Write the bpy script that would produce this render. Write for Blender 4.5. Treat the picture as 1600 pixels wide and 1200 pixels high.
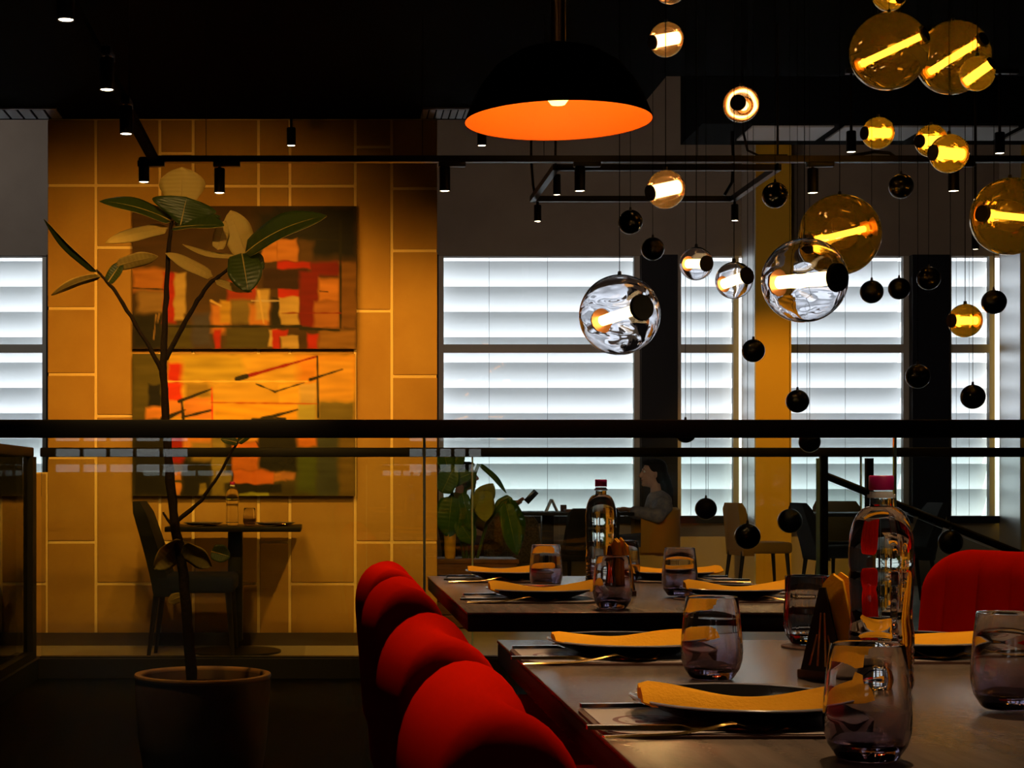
import bpy, bmesh, math, random
from mathutils import Vector, Matrix, noise as mnoise
random.seed(7)
for o in list(bpy.data.objects): bpy.data.objects.remove(o)
scene = bpy.context.scene
COL = scene.collection
PI = math.pi

# ------------------------------------------------------------------ camera, world, exposure
F = 2600.0                 # focal length in pixels of the 1600-wide frame
VX, VY = 510.0, 755.0      # vanishing point of the room's depth axis
EYE = 1.0
cam_d = bpy.data.cameras.new('camera'); cam = bpy.data.objects.new('camera', cam_d); COL.objects.link(cam)
cam.location = (0, 0, EYE); cam.rotation_euler = (PI/2, 0, 0)
cam_d.sensor_fit = 'HORIZONTAL'; cam_d.sensor_width = 36.0; cam_d.lens = 36.0*F/1600
cam_d.shift_x = (800-VX)/1600; cam_d.shift_y = (VY-600)/1600
cam_d.clip_start = 0.05; cam_d.clip_end = 200
scene.camera = cam
world = bpy.data.worlds.new('overcast_sky'); scene.world = world; world.use_nodes = True
bg = world.node_tree.nodes['Background']
wt_n = world.node_tree
_g = wt_n.nodes.new('ShaderNodeTexCoord'); _s = wt_n.nodes.new('ShaderNodeSeparateXYZ'); _r = wt_n.nodes.new('ShaderNodeValToRGB')
wt_n.links.new(_g.outputs['Generated'], _s.inputs[0])
_mr = wt_n.nodes.new('ShaderNodeMapRange'); _mr.inputs['From Min'].default_value = -1; _mr.inputs['From Max'].default_value = 1
wt_n.links.new(_s.outputs[2], _mr.inputs[0]); wt_n.links.new(_mr.outputs[0], _r.inputs[0]); wt_n.links.new(_r.outputs[0], bg.inputs[0])
# overcast sky above a darker street
e = _r.color_ramp.elements; e[0].position = .47; e[0].color = (.22,.22,.21,1); e[1].position = .53; e[1].color = (.97,.98,1.0,1)
bg.inputs[1].default_value = 4.6
vs = scene.view_settings
vs.view_transform = 'Standard'; vs.look = 'None'; vs.gamma = 1.0; vs.exposure = 0.0; vs.use_curve_mapping = False
cy = scene.cycles
cy.use_denoising = True; cy.max_bounces = 12; cy.diffuse_bounces = 3; cy.glossy_bounces = 4
cy.transmission_bounces = 10; cy.transparent_max_bounces = 32
cy.sample_clamp_indirect = 3.0; cy.caustics_reflective = False; cy.caustics_refractive = False
WARM = (1.0, 0.47, 0.06)

# ------------------------------------------------------------------ helpers
def W(px, py, y):                       # a point seen at pixel (px,py) that stands y metres away
    return Vector(((px-VX)*y/F, y, EYE-(py-VY)*y/F))
def WX(px, y): return (px-VX)*y/F
def WZ(py, y): return EYE-(py-VY)*y/F

MATS = {}
def mat(name, col=(.5,.5,.5), rough=.5, metal=0.0, spec=.5, emit=None, estr=0.0, noise=None, bump=0.0, bscale=60, coat=0.0, sheen=0.0):
    """Principled material; noise=(colour2, scale, stretch) blends a second colour by noise."""
    m = bpy.data.materials.new(name); m.use_nodes = True
    nt = m.node_tree; b = nt.nodes['Principled BSDF']
    b.inputs['Base Color'].default_value = (*col, 1); b.inputs['Roughness'].default_value = rough
    b.inputs['Metallic'].default_value = metal; b.inputs['Specular IOR Level'].default_value = spec
    b.inputs['Coat Weight'].default_value = coat
    b.inputs['Sheen Weight'].default_value = sheen
    if emit: b.inputs['Emission Color'].default_value = (*emit, 1); b.inputs['Emission Strength'].default_value = estr
    tc = nt.nodes.new('ShaderNodeTexCoord')
    if noise:
        c2, sc, st = noise
        mp = nt.nodes.new('ShaderNodeMapping'); mp.inputs['Scale'].default_value = st
        nz = nt.nodes.new('ShaderNodeTexNoise'); nz.inputs['Scale'].default_value = sc; nz.inputs['Detail'].default_value = 6
        rp = nt.nodes.new('ShaderNodeMapRange'); rp.inputs['From Min'].default_value = .35; rp.inputs['From Max'].default_value = .65
        mx = nt.nodes.new('ShaderNodeMix'); mx.data_type = 'RGBA'
        mx.inputs[6].default_value = (*col, 1); mx.inputs[7].default_value = (*c2, 1)
        nt.links.new(tc.outputs['Object'], mp.inputs['Vector']); nt.links.new(mp.outputs[0], nz.inputs['Vector'])
        nt.links.new(nz.outputs['Fac'], rp.inputs['Value']); nt.links.new(rp.outputs[0], mx.inputs[0])
        nt.links.new(mx.outputs[2], b.inputs['Base Color'])
    if bump:
        nz2 = nt.nodes.new('ShaderNodeTexNoise'); nz2.inputs['Scale'].default_value = bscale; nz2.inputs['Detail'].default_value = 4
        bp = nt.nodes.new('ShaderNodeBump'); bp.inputs['Strength'].default_value = bump; bp.inputs['Distance'].default_value = .01
        nt.links.new(tc.outputs['Object'], nz2.inputs['Vector']); nt.links.new(nz2.outputs['Fac'], bp.inputs['Height'])
        nt.links.new(bp.outputs[0], b.inputs['Normal'])
    MATS[name] = m
    return m

def thin_glass(name, tint, gloss=(1,1,1), rough=.0, haze=0.0, haze_col=(1,1,1), ior=1.5, wob=0.0, wscale=8, rmax=1.0, stretch=(1,1,1)):
    """A thin pane or blown shell: tinted see-through, Fresnel reflection, optional light-scattering coat."""
    m = bpy.data.materials.new(name); m.use_nodes = True; nt = m.node_tree
    for n in list(nt.nodes): nt.nodes.remove(n)
    out = nt.nodes.new('ShaderNodeOutputMaterial')
    tr = nt.nodes.new('ShaderNodeBsdfTransparent'); tr.inputs[0].default_value = (*tint, 1)
    gl = nt.nodes.new('ShaderNodeBsdfGlossy'); gl.inputs[0].default_value = (*gloss, 1); gl.inputs['Roughness'].default_value = rough
    fr = nt.nodes.new('ShaderNodeFresnel'); fr.inputs[0].default_value = ior
    mx = nt.nodes.new('ShaderNodeMixShader')
    base = tr
    if haze:
        tl = nt.nodes.new('ShaderNodeBsdfTranslucent'); tl.inputs[0].default_value = (*haze_col, 1)
        df = nt.nodes.new('ShaderNodeBsdfDiffuse'); df.inputs[0].default_value = (*haze_col, 1)
        h2 = nt.nodes.new('ShaderNodeMixShader'); h2.inputs[0].default_value = .35
        nt.links.new(tl.outputs[0], h2.inputs[1]); nt.links.new(df.outputs[0], h2.inputs[2])
        h = nt.nodes.new('ShaderNodeMixShader'); h.inputs[0].default_value = haze
        nt.links.new(tr.outputs[0], h.inputs[1]); nt.links.new(h2.outputs[0], h.inputs[2]); base = h
    if wob:
        tc = nt.nodes.new('ShaderNodeTexCoord'); nz = nt.nodes.new('ShaderNodeTexNoise'); nz.inputs['Scale'].default_value = wscale
        mp = nt.nodes.new('ShaderNodeMapping'); mp.inputs['Scale'].default_value = stretch
        nz.inputs['Detail'].default_value = 1; nz.inputs['Distortion'].default_value = 1.2
        bp = nt.nodes.new('ShaderNodeBump'); bp.inputs['Strength'].default_value = wob; bp.inputs['Distance'].default_value = .05
        nt.links.new(tc.outputs['Object'], mp.inputs[0]); nt.links.new(mp.outputs[0], nz.inputs['Vector']); nt.links.new(nz.outputs['Fac'], bp.inputs['Height'])
        nt.links.new(bp.outputs[0], gl.inputs['Normal']); nt.links.new(bp.outputs[0], fr.inputs['Normal'])
    nt.links.new(fr.outputs[0], mx.inputs[0])
    nt.links.new(base.outputs[0], mx.inputs[1]); nt.links.new(gl.outputs[0], mx.inputs[2]); nt.links.new(mx.outputs[0], out.inputs[0])
    MATS[name] = m; return m

def solid_glass(name, col, ior=1.45, rough=0.0):
    m = bpy.data.materials.new(name); m.use_nodes = True; nt = m.node_tree
    b = nt.nodes['Principled BSDF']
    b.inputs['Base Color'].default_value = (*col, 1); b.inputs['Roughness'].default_value = rough
    b.inputs['Transmission Weight'].default_value = 1.0; b.inputs['IOR'].default_value = ior
    MATS[name] = m; return m

def emissive(name, col, strength):
    m = bpy.data.materials.new(name); m.use_nodes = True; nt = m.node_tree
    for n in list(nt.nodes): nt.nodes.remove(n)
    out = nt.nodes.new('ShaderNodeOutputMaterial'); e = nt.nodes.new('ShaderNodeEmission')
    e.inputs[0].default_value = (*col, 1); e.inputs[1].default_value = strength
    nt.links.new(e.outputs[0], out.inputs[0]); MATS[name] = m; return m

def slat_material(name, col, trans):
    m = bpy.data.materials.new(name); m.use_nodes = True; nt = m.node_tree
    for n in list(nt.nodes): nt.nodes.remove(n)
    out = nt.nodes.new('ShaderNodeOutputMaterial')
    a = nt.nodes.new('ShaderNodeBsdfTranslucent'); a.inputs[0].default_value = (*col, 1)
    d = nt.nodes.new('ShaderNodeBsdfDiffuse'); d.inputs[0].default_value = (*col, 1)
    mx = nt.nodes.new('ShaderNodeMixShader'); mx.inputs[0].default_value = 1-trans
    nt.links.new(a.outputs[0], mx.inputs[1]); nt.links.new(d.outputs[0], mx.inputs[2]); nt.links.new(mx.outputs[0], out.inputs[0])
    MATS[name] = m; return m

class MB:
    """collects shapes into one mesh"""
    def __init__(s): s.bm = bmesh.new()
    def box(s, c, d, rz=0, bevel=0, rot=None, seg=2):
        r = bmesh.ops.create_cube(s.bm, size=1.0)
        M = Matrix.Translation(Vector(c)) @ (rot.to_4x4() if rot else Matrix.Rotation(rz, 4, 'Z')) @ Matrix.Diagonal((d[0], d[1], d[2], 1))
        bmesh.ops.transform(s.bm, matrix=M, verts=r['verts'])
        if bevel:
            es = list({e for v in r['verts'] for e in v.link_edges})
            bmesh.ops.bevel(s.bm, geom=es, offset=bevel, segments=seg, affect='EDGES', profile=.5)
        return s
    def span(s, a, b, bevel=0):                     # box from corner a to corner b
        a = Vector(a); b = Vector(b)
        return s.box((a+b)/2, [abs(b[i]-a[i]) for i in range(3)], bevel=bevel)
    def cone(s, a, b, ra, rb=None, n=12, caps=True):
        a = Vector(a); b = Vector(b); rb = ra if rb is None else rb
        d = b-a; L = d.length
        q = Vector((0,0,1)).rotation_difference(d)
        M = Matrix.Translation((a+b)/2) @ q.to_matrix().to_4x4()
        bmesh.ops.create_cone(s.bm, cap_ends=caps, segments=n, radius1=ra, radius2=max(rb, 1e-5), depth=L, matrix=M)
        return s
    def ball(s, c, r, u=16, v=10, sc=(1,1,1), rot=None):
        M = Matrix.Translation(Vector(c)) @ (rot.to_4x4() if rot else Matrix()) @ Matrix.Diagonal((sc[0], sc[1], sc[2], 1))
        bmesh.ops.create_uvsphere(s.bm, u_segments=u, v_segments=v, radius=r, matrix=M)
        return s
    def lathe(s, prof, n=24, c=(0,0,0), ripple=None):
        c = Vector(c); rings = []
        for (r, z) in prof:
            if r < 1e-6: rings.append([s.bm.verts.new(c+Vector((0,0,z)))])
            else:
                ring = []
                for i in range(n):
                    a = 2*PI*i/n; rr = r*(1+(ripple(a, z) if ripple else 0))
                    ring.append(s.bm.verts.new(c+Vector((rr*math.cos(a), rr*math.sin(a), z))))
                rings.append(ring)
        for A, B in zip(rings, rings[1:]):
            for i in range(n):
                j = (i+1) % n
                if len(A) == 1 and len(B) == 1: continue
                if len(A) == 1: s.bm.faces.new((A[0], B[j], B[i]))
                elif len(B) == 1: s.bm.faces.new((A[i], A[j], B[0]))
                else: s.bm.faces.new((A[i], A[j], B[j], B[i]))
        return s
    def tube(s, pts, radii, n=8, caps=True):
        pts = [Vector(p) for p in pts]
        if not hasattr(radii, '__len__'): radii = [radii]*len(pts)
        up = Vector((0,0,1)); rings = []
        t0 = (pts[1]-pts[0]).normalized()
        nrm = t0.orthogonal().normalized()
        for i, p in enumerate(pts):
            t = (pts[min(i+1, len(pts)-1)]-pts[max(i-1, 0)]).normalized()
            nrm = (nrm-t*nrm.dot(t)).normalized(); b = t.cross(nrm)
            rings.append([s.bm.verts.new(p+(nrm*math.cos(2*PI*k/n)+b*math.sin(2*PI*k/n))*radii[i]) for k in range(n)])
        for A, B in zip(rings, rings[1:]):
            for k in range(n): s.bm.faces.new((A[k], A[(k+1)%n], B[(k+1)%n], B[k]))
        if caps: s.bm.faces.new(rings[0][::-1]); s.bm.faces.new(rings[-1])
        return s
    def loft(s, rings, closed=True, caps=True):
        R = [[s.bm.verts.new(Vector(p)) for p in r] for r in rings]
        for A, B in zip(R, R[1:]):
            n = len(A)
            for k in range(n if closed else n-1): s.bm.faces.new((A[k], A[(k+1)%n], B[(k+1)%n], B[k]))
        if caps and closed: s.bm.faces.new(R[0][::-1]); s.bm.faces.new(R[-1])
        return s
    def prism(s, poly, axis_vec):                   # flat polygon pushed along a vector
        a = [s.bm.verts.new(Vector(p)) for p in poly]; b = [s.bm.verts.new(Vector(p)+Vector(axis_vec)) for p in poly]
        n = len(a)
        s.bm.faces.new(a[::-1]); s.bm.faces.new(b)
        for k in range(n): s.bm.faces.new((a[k], a[(k+1)%n], b[(k+1)%n], b[k]))
        return s
    def build(s, name, m, parent=None, loc=None, smooth=35, label=None):
        bmesh.ops.recalc_face_normals(s.bm, faces=s.bm.faces)
        me = bpy.data.meshes.new(name); s.bm.to_mesh(me); s.bm.free()
        if smooth:
            for p in me.polygons: p.use_smooth = True
            me.set_sharp_from_angle(angle=math.radians(smooth))
        ms = m if isinstance(m, (list, tuple)) else [m]
        for x in ms: me.materials.append(MATS[x] if isinstance(x, str) else x)
        o = bpy.data.objects.new(name, me); COL.objects.link(o)
        if parent: o.parent = parent
        if loc: o.location = loc
        if label: o['label'] = label
        return o
def inst(name, me, parent=None, loc=(0,0,0), rot=(0,0,0), scale=None):
    o = bpy.data.objects.new(name, me); COL.objects.link(o); o.location = loc; o.rotation_euler = rot
    if scale: o.scale = scale
    if parent: o.parent = parent
    return o
def tag(o, label, cat, group=None, kind=None):
    if label: o['label'] = label
    if cat: o['category'] = cat
    if group: o['group'] = group
    if kind: o['kind'] = kind
    return o
def thing(name, label, cat, loc=(0,0,0), rz=0, group=None):
    o = bpy.data.objects.new(name, None); COL.objects.link(o); o.location = loc; o.rotation_euler = (0,0,rz)
    o.empty_display_size = .05
    return tag(o, label, cat, group)
def struct(name, mb, m, parent=None, label=None, smooth=0):
    o = mb.build(name, m, parent, smooth=smooth)
    if not parent: o['kind'] = 'structure'
    if label: o['label'] = label
    return o
def copy_tree(o, parent=None):
    c = o.copy(); COL.objects.link(c); c.parent = parent
    for ch in list(o.children): copy_tree(ch, c)
    return c
def spot(name, loc, target, power, angle=60, blend=.6, col=WARM, size=.03, parent=None):
    d = bpy.data.lights.new(name, 'SPOT'); d.energy = power; d.color = col; d.spot_size = math.radians(angle); d.spot_blend = blend
    d.shadow_soft_size = size
    o = bpy.data.objects.new(name, d); COL.objects.link(o); o.location = loc
    v = Vector(target)-Vector(loc); o.rotation_euler = v.to_track_quat('-Z', 'Y').to_euler()
    if parent:
        o.parent = parent; o.location = Vector(loc)-parent.location
    return o

# ------------------------------------------------------------------ materials
mat('black_paint', (.0015,.0015,.0015), .9, spec=.02)
mat('black_floor', (.0015,.0015,.0015), .7, spec=.04)
mat('black_metal', (.010,.010,.011), .38, spec=.4)
mat('rail_metal', (.008,.008,.010), .55, spec=.25)
mat('floor_stone', (.62,.55,.46), .30, spec=.6, noise=((.54,.47,.38), 3.0, (1,1,1)))
mat('dark_floor', (.03,.02,.015), .4, noise=((.018,.012,.009), 4, (1,8,1)))
mat('plaster_brown', (.30,.255,.225), .9, spec=.1, noise=((.26,.22,.195), 2, (1,1,1)))
mat('plaster_tan', (.40,.33,.25), .85, spec=.1)
mat('mustard_paint', (.62,.37,.03), .75, spec=.1)
mat('window_lit_white', (.92,.93,.95), .38, metal=.75)
mat('navy_metal', (.010,.012,.020), .5, spec=.2)
mat('window_metal', (.42,.40,.37), .4, spec=.5)
mat('tile', (.52,.31,.085), .7, spec=.15, noise=((.43,.24,.06), 2.2, (1,1,1)), bump=.08, bscale=14)
mat('grout', (.95,.72,.34), .85, spec=.1)
mat('skirting', (.07,.045,.03), .5)
mat('table_wood', (.17,.125,.10), .26, spec=.65, noise=((.12,.086,.068), 5, (10,1,1)), bump=.05, bscale=90)
mat('table_edge', (.012,.010,.009), .5, spec=.3)
mat('red_velvet', (.60,.008,.001), 1.0, spec=.0)
mat('dark_leg', (.012,.009,.008), .4)
mat('copper', (.80,.36,.13), .28, metal=1.0)
mat('lamp_orange', (.95,.13,.004), .6, spec=.2)
mat('plate_black', (.010,.009,.010), .12, spec=.6, coat=.4)
mat('plate_rim_glint', (.30,.28,.33), .15, spec=.7)
mat('napkin_yellow', (.95,.42,.015), .85, spec=.1, bump=.2, bscale=240)
mat('gold', (.95,.56,.16), .20, metal=1.0)
mat('steel', (.7,.7,.74), .2, metal=1.0)
mat('leather_brown', (.085,.036,.022), .5, bump=.1, bscale=300)
mat('cap_magenta', (.50,.012,.16), .45)
mat('label_clear', (.85,.85,.88), .4)
mat('bark', (.035,.024,.016), .9, spec=.1, bump=.5, bscale=80)
mat('pot_clay', (.34,.22,.13), .85, spec=.1, noise=((.26,.165,.10), 6, (1,1,1)))
mat('pot_rim', (.60,.34,.17), .7)
mat('soil', (.02,.014,.01), 1.0, spec=0)
mat('planter_wood', (.20,.085,.04), .5, noise=((.12,.05,.022), 6, (1,1,9)))
mat('hair', (.008,.006,.006), .75, spec=.12)
mat('skin', (.42,.22,.15), .55)
mat('skin_light', (.50,.29,.21), .55)
mat('eye_white', (.7,.7,.7), .3)
mat('lip', (.30,.08,.07), .5)
mat('cloth_navy', (.06,.065,.10), .9, noise=((.09,.09,.12), 30, (1,1,1)))
mat('cloth_grey', (.16,.16,.20), .9, noise=((.30,.27,.27), 22, (1,1,1)))
mat('cloth_olive', (.12,.12,.012), .9)
mat('mustard_fabric', (.55,.26,.015), .85, sheen=.1)
mat('grey_fabric', (.5,.5,.5), .85)
mat('black_fabric', (.010,.010,.011), .9)
mat('chevron_fabric', (.05,.045,.04), .9, noise=((.16,.14,.12), 60, (1,1,1)))
mat('screen_black', (.01,.01,.012), .15)
mat('paper_white', (.8,.8,.8), .7)
mat('vent_grey', (.20,.20,.21), .5)
mat('bulb_cap_black', (.003,.003,.003), .45, spec=.3)
mat('bulb_cap_copper', (.75,.30,.10), .35, metal=.8)
slat_material('blind_white', (.88,.90,.92), .62)
slat_material('lit_glass_edge', (.75,.95,.88), .5)  # whitish strips stand for light caught by the panel edges
thin_glass('rail_glass', (.935,.965,.95), ior=1.45)
thin_glass('window_glass', (.97,.99,.99), ior=1.45)
thin_glass('tinted_window', (.62,.63,.62), ior=1.45)
thin_glass('globe_clear', (.86,.85,.90), gloss=(.92,.92,1.0), haze=.03, haze_col=(1,.8,.6), ior=1.42, wob=.40, wscale=5, stretch=(1,1,2.2))
def blown_glass(name, col):
    m = solid_glass(name, col, 1.42); nt = m.node_tree; b = nt.nodes['Principled BSDF']
    tc = nt.nodes.new('ShaderNodeTexCoord'); mp = nt.nodes.new('ShaderNodeMapping'); mp.inputs['Scale'].default_value = (1, 1, 2.4); mp.inputs['Rotation'].default_value = (.3, .5, 0)
    nz = nt.nodes.new('ShaderNodeTexNoise'); nz.inputs['Scale'].default_value = 6; nz.inputs['Detail'].default_value = 0; nz.inputs['Distortion'].default_value = 1.2
    bp = nt.nodes.new('ShaderNodeBump'); bp.inputs['Strength'].default_value = .42; bp.inputs['Distance'].default_value = .03
    nt.links.new(tc.outputs['Object'], mp.inputs[0]); nt.links.new(mp.outputs[0], nz.inputs['Vector']); nt.links.new(nz.outputs['Fac'], bp.inputs['Height']); nt.links.new(bp.outputs[0], b.inputs['Normal'])
blown_glass('globe_blown', (.95,.94,.98))
thin_glass('globe_warm', (.84,.62,.46), gloss=(1,.93,.85), haze=.10, haze_col=(1,.55,.2), ior=1.5, wob=.25, wscale=5)
thin_glass('globe_amber', (.74,.43,.06), gloss=(1,.90,.72), haze=.15, haze_col=(.95,.50,.03), ior=2.5, wob=.10, wscale=6)
thin_glass('ball_shell', (.88,.88,.88), gloss=(1,1,1), ior=1.6)
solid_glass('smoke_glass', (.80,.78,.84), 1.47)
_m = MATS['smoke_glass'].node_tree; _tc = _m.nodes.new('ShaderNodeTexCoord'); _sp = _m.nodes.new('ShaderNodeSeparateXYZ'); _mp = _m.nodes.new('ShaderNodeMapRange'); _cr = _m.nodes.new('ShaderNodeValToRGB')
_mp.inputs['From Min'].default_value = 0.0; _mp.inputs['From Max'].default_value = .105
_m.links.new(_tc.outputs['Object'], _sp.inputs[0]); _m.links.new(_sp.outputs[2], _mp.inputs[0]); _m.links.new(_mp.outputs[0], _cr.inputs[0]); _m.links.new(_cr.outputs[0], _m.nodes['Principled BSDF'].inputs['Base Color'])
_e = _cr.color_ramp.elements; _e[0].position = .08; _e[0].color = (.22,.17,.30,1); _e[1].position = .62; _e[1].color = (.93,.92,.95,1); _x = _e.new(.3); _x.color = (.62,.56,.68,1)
solid_glass('smoke_base', (.42,.39,.50), 1.47)
solid_glass('ribbed_glass', (.84,.86,.92), 1.47)
solid_glass('water_bottle', (.97,.95,.92), 1.33)
emissive('tube_glow', (1.0, .66, .28), 9.0)
emissive('tube_amber', (1.0, .70, .25), 9.0)
emissive('spot_lens', (1.0, .78, .52), 12.0)
emissive('bulb_glow', (1.0, .62, .12), 6.0)

def leaf_mat(name, col, rough=.4):
    m = mat(name, col, rough, spec=.35); nt = m.node_tree; b = nt.nodes['Principled BSDF']
    tc = nt.nodes.new('ShaderNodeTexCoord'); wv = nt.nodes.new('ShaderNodeTexWave'); wv.inputs['Scale'].default_value = 3.2; wv.inputs['Distortion'].default_value = .8
    bp = nt.nodes.new('ShaderNodeBump'); bp.inputs['Strength'].default_value = .12; bp.inputs['Distance'].default_value = .008
    nt.links.new(tc.outputs['UV'], wv.inputs[0]); nt.links.new(wv.outputs['Fac'], bp.inputs['Height']); nt.links.new(bp.outputs[0], b.inputs['Normal'])
leaf_mat('fig_leaf', (.050,.078,.008)); leaf_mat('fig_leaf_under', (.62,.43,.09), .6)
leaf_mat('monstera_leaf', (.030,.11,.018)); leaf_mat('monstera_leaf_under', (.22,.26,.035), .6)

# ------------------------------------------------------------------ the setting
YT, YB = 10.28, 16.25           # tiled wall, window wall
YN, YF = 4.99, 8.52             # near and far glass railing
XL = -1.475                     # left edge of the sunken well
ZC, ZC2 = 3.25, 5.2             # low black ceiling, high ceiling behind it
X0, X1 = -6.5, 9.5

struct('floor', MB().span((X0, YF, -.1), (X1, YB+.1, 0)), 'floor_stone')
struct('floor_dining', MB().span((X0, -5, -.1), (X1, YN+.08, 0)), 'dark_floor')
struct('floor_well', MB().span((X0, YN+.08, -.1), (X1, YF, 0)), 'black_floor')
struct('kerb_back', MB().span((XL-.12, YF, 0), (X1, YF+.14, .10)), 'rail_metal')
struct('kerb_left', MB().span((XL-.12, YN+.2, 0), (XL, YF, .10)), 'rail_metal')
struct('floor_side', MB().span((X0, YN+.2, 0), (XL-.12, YF, .08)), 'floor_stone')
# low black ceiling with a notch on the right, higher ceiling beyond
struct('ceiling', MB().span((X0, -5, ZC), (1.88, YT+.02, ZC+.15)), 'black_paint')
struct('ceiling_right', MB().span((1.88, -5, ZC), (X1, 9.2, ZC+.15)), 'black_paint')
struct('ceiling_back', MB().span((X0, 9.0, ZC2), (X1, YB+.1, ZC2+.15)), 'black_paint')
struct('wall_riser', MB().span((X0, YT-.1, ZC+.15), (1.88, YT+.02, ZC2)), 'black_paint')
struct('wall_riser_right', MB().span((1.88, 9.05, ZC+.15), (X1, 9.2, ZC2)), 'black_paint')
struct('wall_left', MB().span((X0-.1, -5, 0), (X0, YB+.1, ZC2)), 'plaster_brown')
struct('wall_right', MB().span((X1, -5, 0), (X1+.1, YB+.1, ZC2)), 'plaster_brown')
# wall behind the viewer with two barred windows, seen only as reflections in the glass
RW = [(-2.45, -1.25), (.75, 1.40)]; rz0, rz1 = 1.10, 1.46
rw = MB().span((X0, -5.1, 0), (X1, -5, rz0)).span((X0, -5.1, rz1), (X1, -5, ZC+.15)).span((X0, -5.1, rz0), (RW[0][0], -5, rz1)).span((RW[0][1], -5.1, rz0), (RW[1][0], -5, rz1)).span((RW[1][1], -5.1, rz0), (X1, -5, rz1))
struct('wall_rear', rw, 'plaster_brown')
for i, (a, b) in enumerate(RW):
    w = bpy.data.objects.new('window_%d' % (i+6), None); COL.objects.link(w); w['kind'] = 'structure'; w.location = ((a+b)/2, -5.05, rz0)
    for mb in [MB().span((a, -5.08, z-.035), (b, -5.02, z+.035)) for z in (1.205, 1.345)]+[MB().span((x-.015, -5.08, rz0), (x+.015, -5.02, rz1)) for x in [a+(b-a)*k/5 for k in range(1, 5)]]:
        o = mb.build('glazing_bar', 'black_metal', w, smooth=0); o.location = -w.location
    o = MB().span((a, -5.06, rz0), (b, -5.054, rz1)).build('pane', 'tinted_window', w, smooth=0); o.location = -w.location

# window wall
ZH, ZS = WZ(400, YB), WZ(806, YB)     # head and sill of the windows
struct('wall_back', MB().span((X0, YB-.02, ZH), (X1, YB+.15, ZC2)), 'plaster_brown')
struct('wall_back_low', MB().span((X0, YB-.02, 0), (X1, YB+.15, ZS)), 'plaster_tan')
YP = 15.66
piers = [(-2.72, 1.09, 'navy_metal'), (3.06, 3.41, 'navy_metal'), (5.69, 6.05, 'navy_metal'), (7.2, X1, 'plaster_brown'), (X0, -5.4, 'plaster_brown')]
for i, (a, b, m) in enumerate(piers):
    struct('pillar_dark', MB().span((a, YB-.10 if m == 'navy_metal' else YB-.02, ZS), (b, YB+.15, ZH)), m)
for (a, b) in ((4.03, 4.375), (6.53, 7.25)):
    p = struct('pillar_mustard', MB().span((a+.012, YP, 0), (b, YB-.1, ZC2)), 'mustard_paint')
    struct('lit_side_panel', MB().span((a, YP+.005, 0), (a+.012, YB-.1, ZC2)), 'window_lit_white', p)  # pillar side made white and metallic to show window light falling on it
wins = [(-5.4, -2.72), (1.09, 3.06), (3.41, 4.03), (4.375, 5.69), (6.05, 6.53)]
for i, (a, b) in enumerate(wins):
    w = bpy.data.objects.new('window_%d' % (i+1), None); COL.objects.link(w); w['kind'] = 'structure'
    w.location = ((a+b)/2, YB, ZS)
    def wp(name, mb, m): o = mb.build(name, m, w, smooth=0); o.location = -w.location; return o
    t = .055
    wp('frame', MB().span((a, YB, ZS), (a+t, YB+.07, ZH)), 'window_metal')
    wp('frame', MB().span((b-t, YB, ZS), (b, YB+.07, ZH)), 'window_metal')
    wp('transom', MB().span((a+t, YB, WZ(551, YB)), (b-t, YB+.07, WZ(538, YB))), 'window_metal')
    zt = WZ(545, YB)
    wp('pane', MB().span((a+t, YB+.05, ZS), (b-t, YB+.056, zt-.04)), 'window_glass')
    wp('pane', MB().span((a+t, YB+.05, zt+.04), (b-t, YB+.056, ZH)), 'window_glass')
    wp('sill', MB().span((a, YB-.12, ZS-.07), (b, YB+.02, ZS)), 'navy_metal')
# louvre blinds outside each pane: curved slats, lower edge outwards
PITCH = .249
blab = ['white louvre blind in the window at the far left beside the tiled wall', 'widest white louvre blind, between the tiled wall and first dark column',
        'narrow white louvre blind between the dark column and the mustard pillar', 'white louvre blind between mustard pillar and second dark column',
        'narrowest white louvre blind beside the pillar with the window-lit side at the edge']
n_sl = int((ZH-ZS)/PITCH)+2
for i, (a, b) in enumerate(wins):
    bl = thing('louvre_blind', blab[i], 'blind', ((a+b)/2, YB+.12, ZS), group='louvre blinds')
    w = (b-a)-.06
    mb = MB(); prof = []
    H = PITCH*1.16
    for k in range(7):
        u = k/6; prof.append((.17*(1-u)**1.3 - .02*math.sin(PI*u), -H/2+H*u))
    up = [(0, y-.0, z) for y, z in prof]; dn = [(0, y+.004, z) for y, z in prof[::-1]]
    ring = up+dn
    mb.loft([[(-w/2, p[1], p[2]) for p in ring], [(w/2, p[1], p[2]) for p in ring]])
    first = mb.build('slat', 'blind_white', bl, smooth=60)
    for k in range(n_sl):
        z = WZ(412, YB)-ZS - PITCH/2+.02 - PITCH*(k-1)
        if z < -.05: break
        o = first if k == 0 else inst('slat', first.data, bl)
        o.location = (0, 0, z)
    for u in (.25, .55):
        MB().cone((w*(u-.5), -.03, 0), (w*(u-.5), -.03, ZH-ZS), .002, n=6).build('ladder_cord', 'vent_grey', bl)

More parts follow.
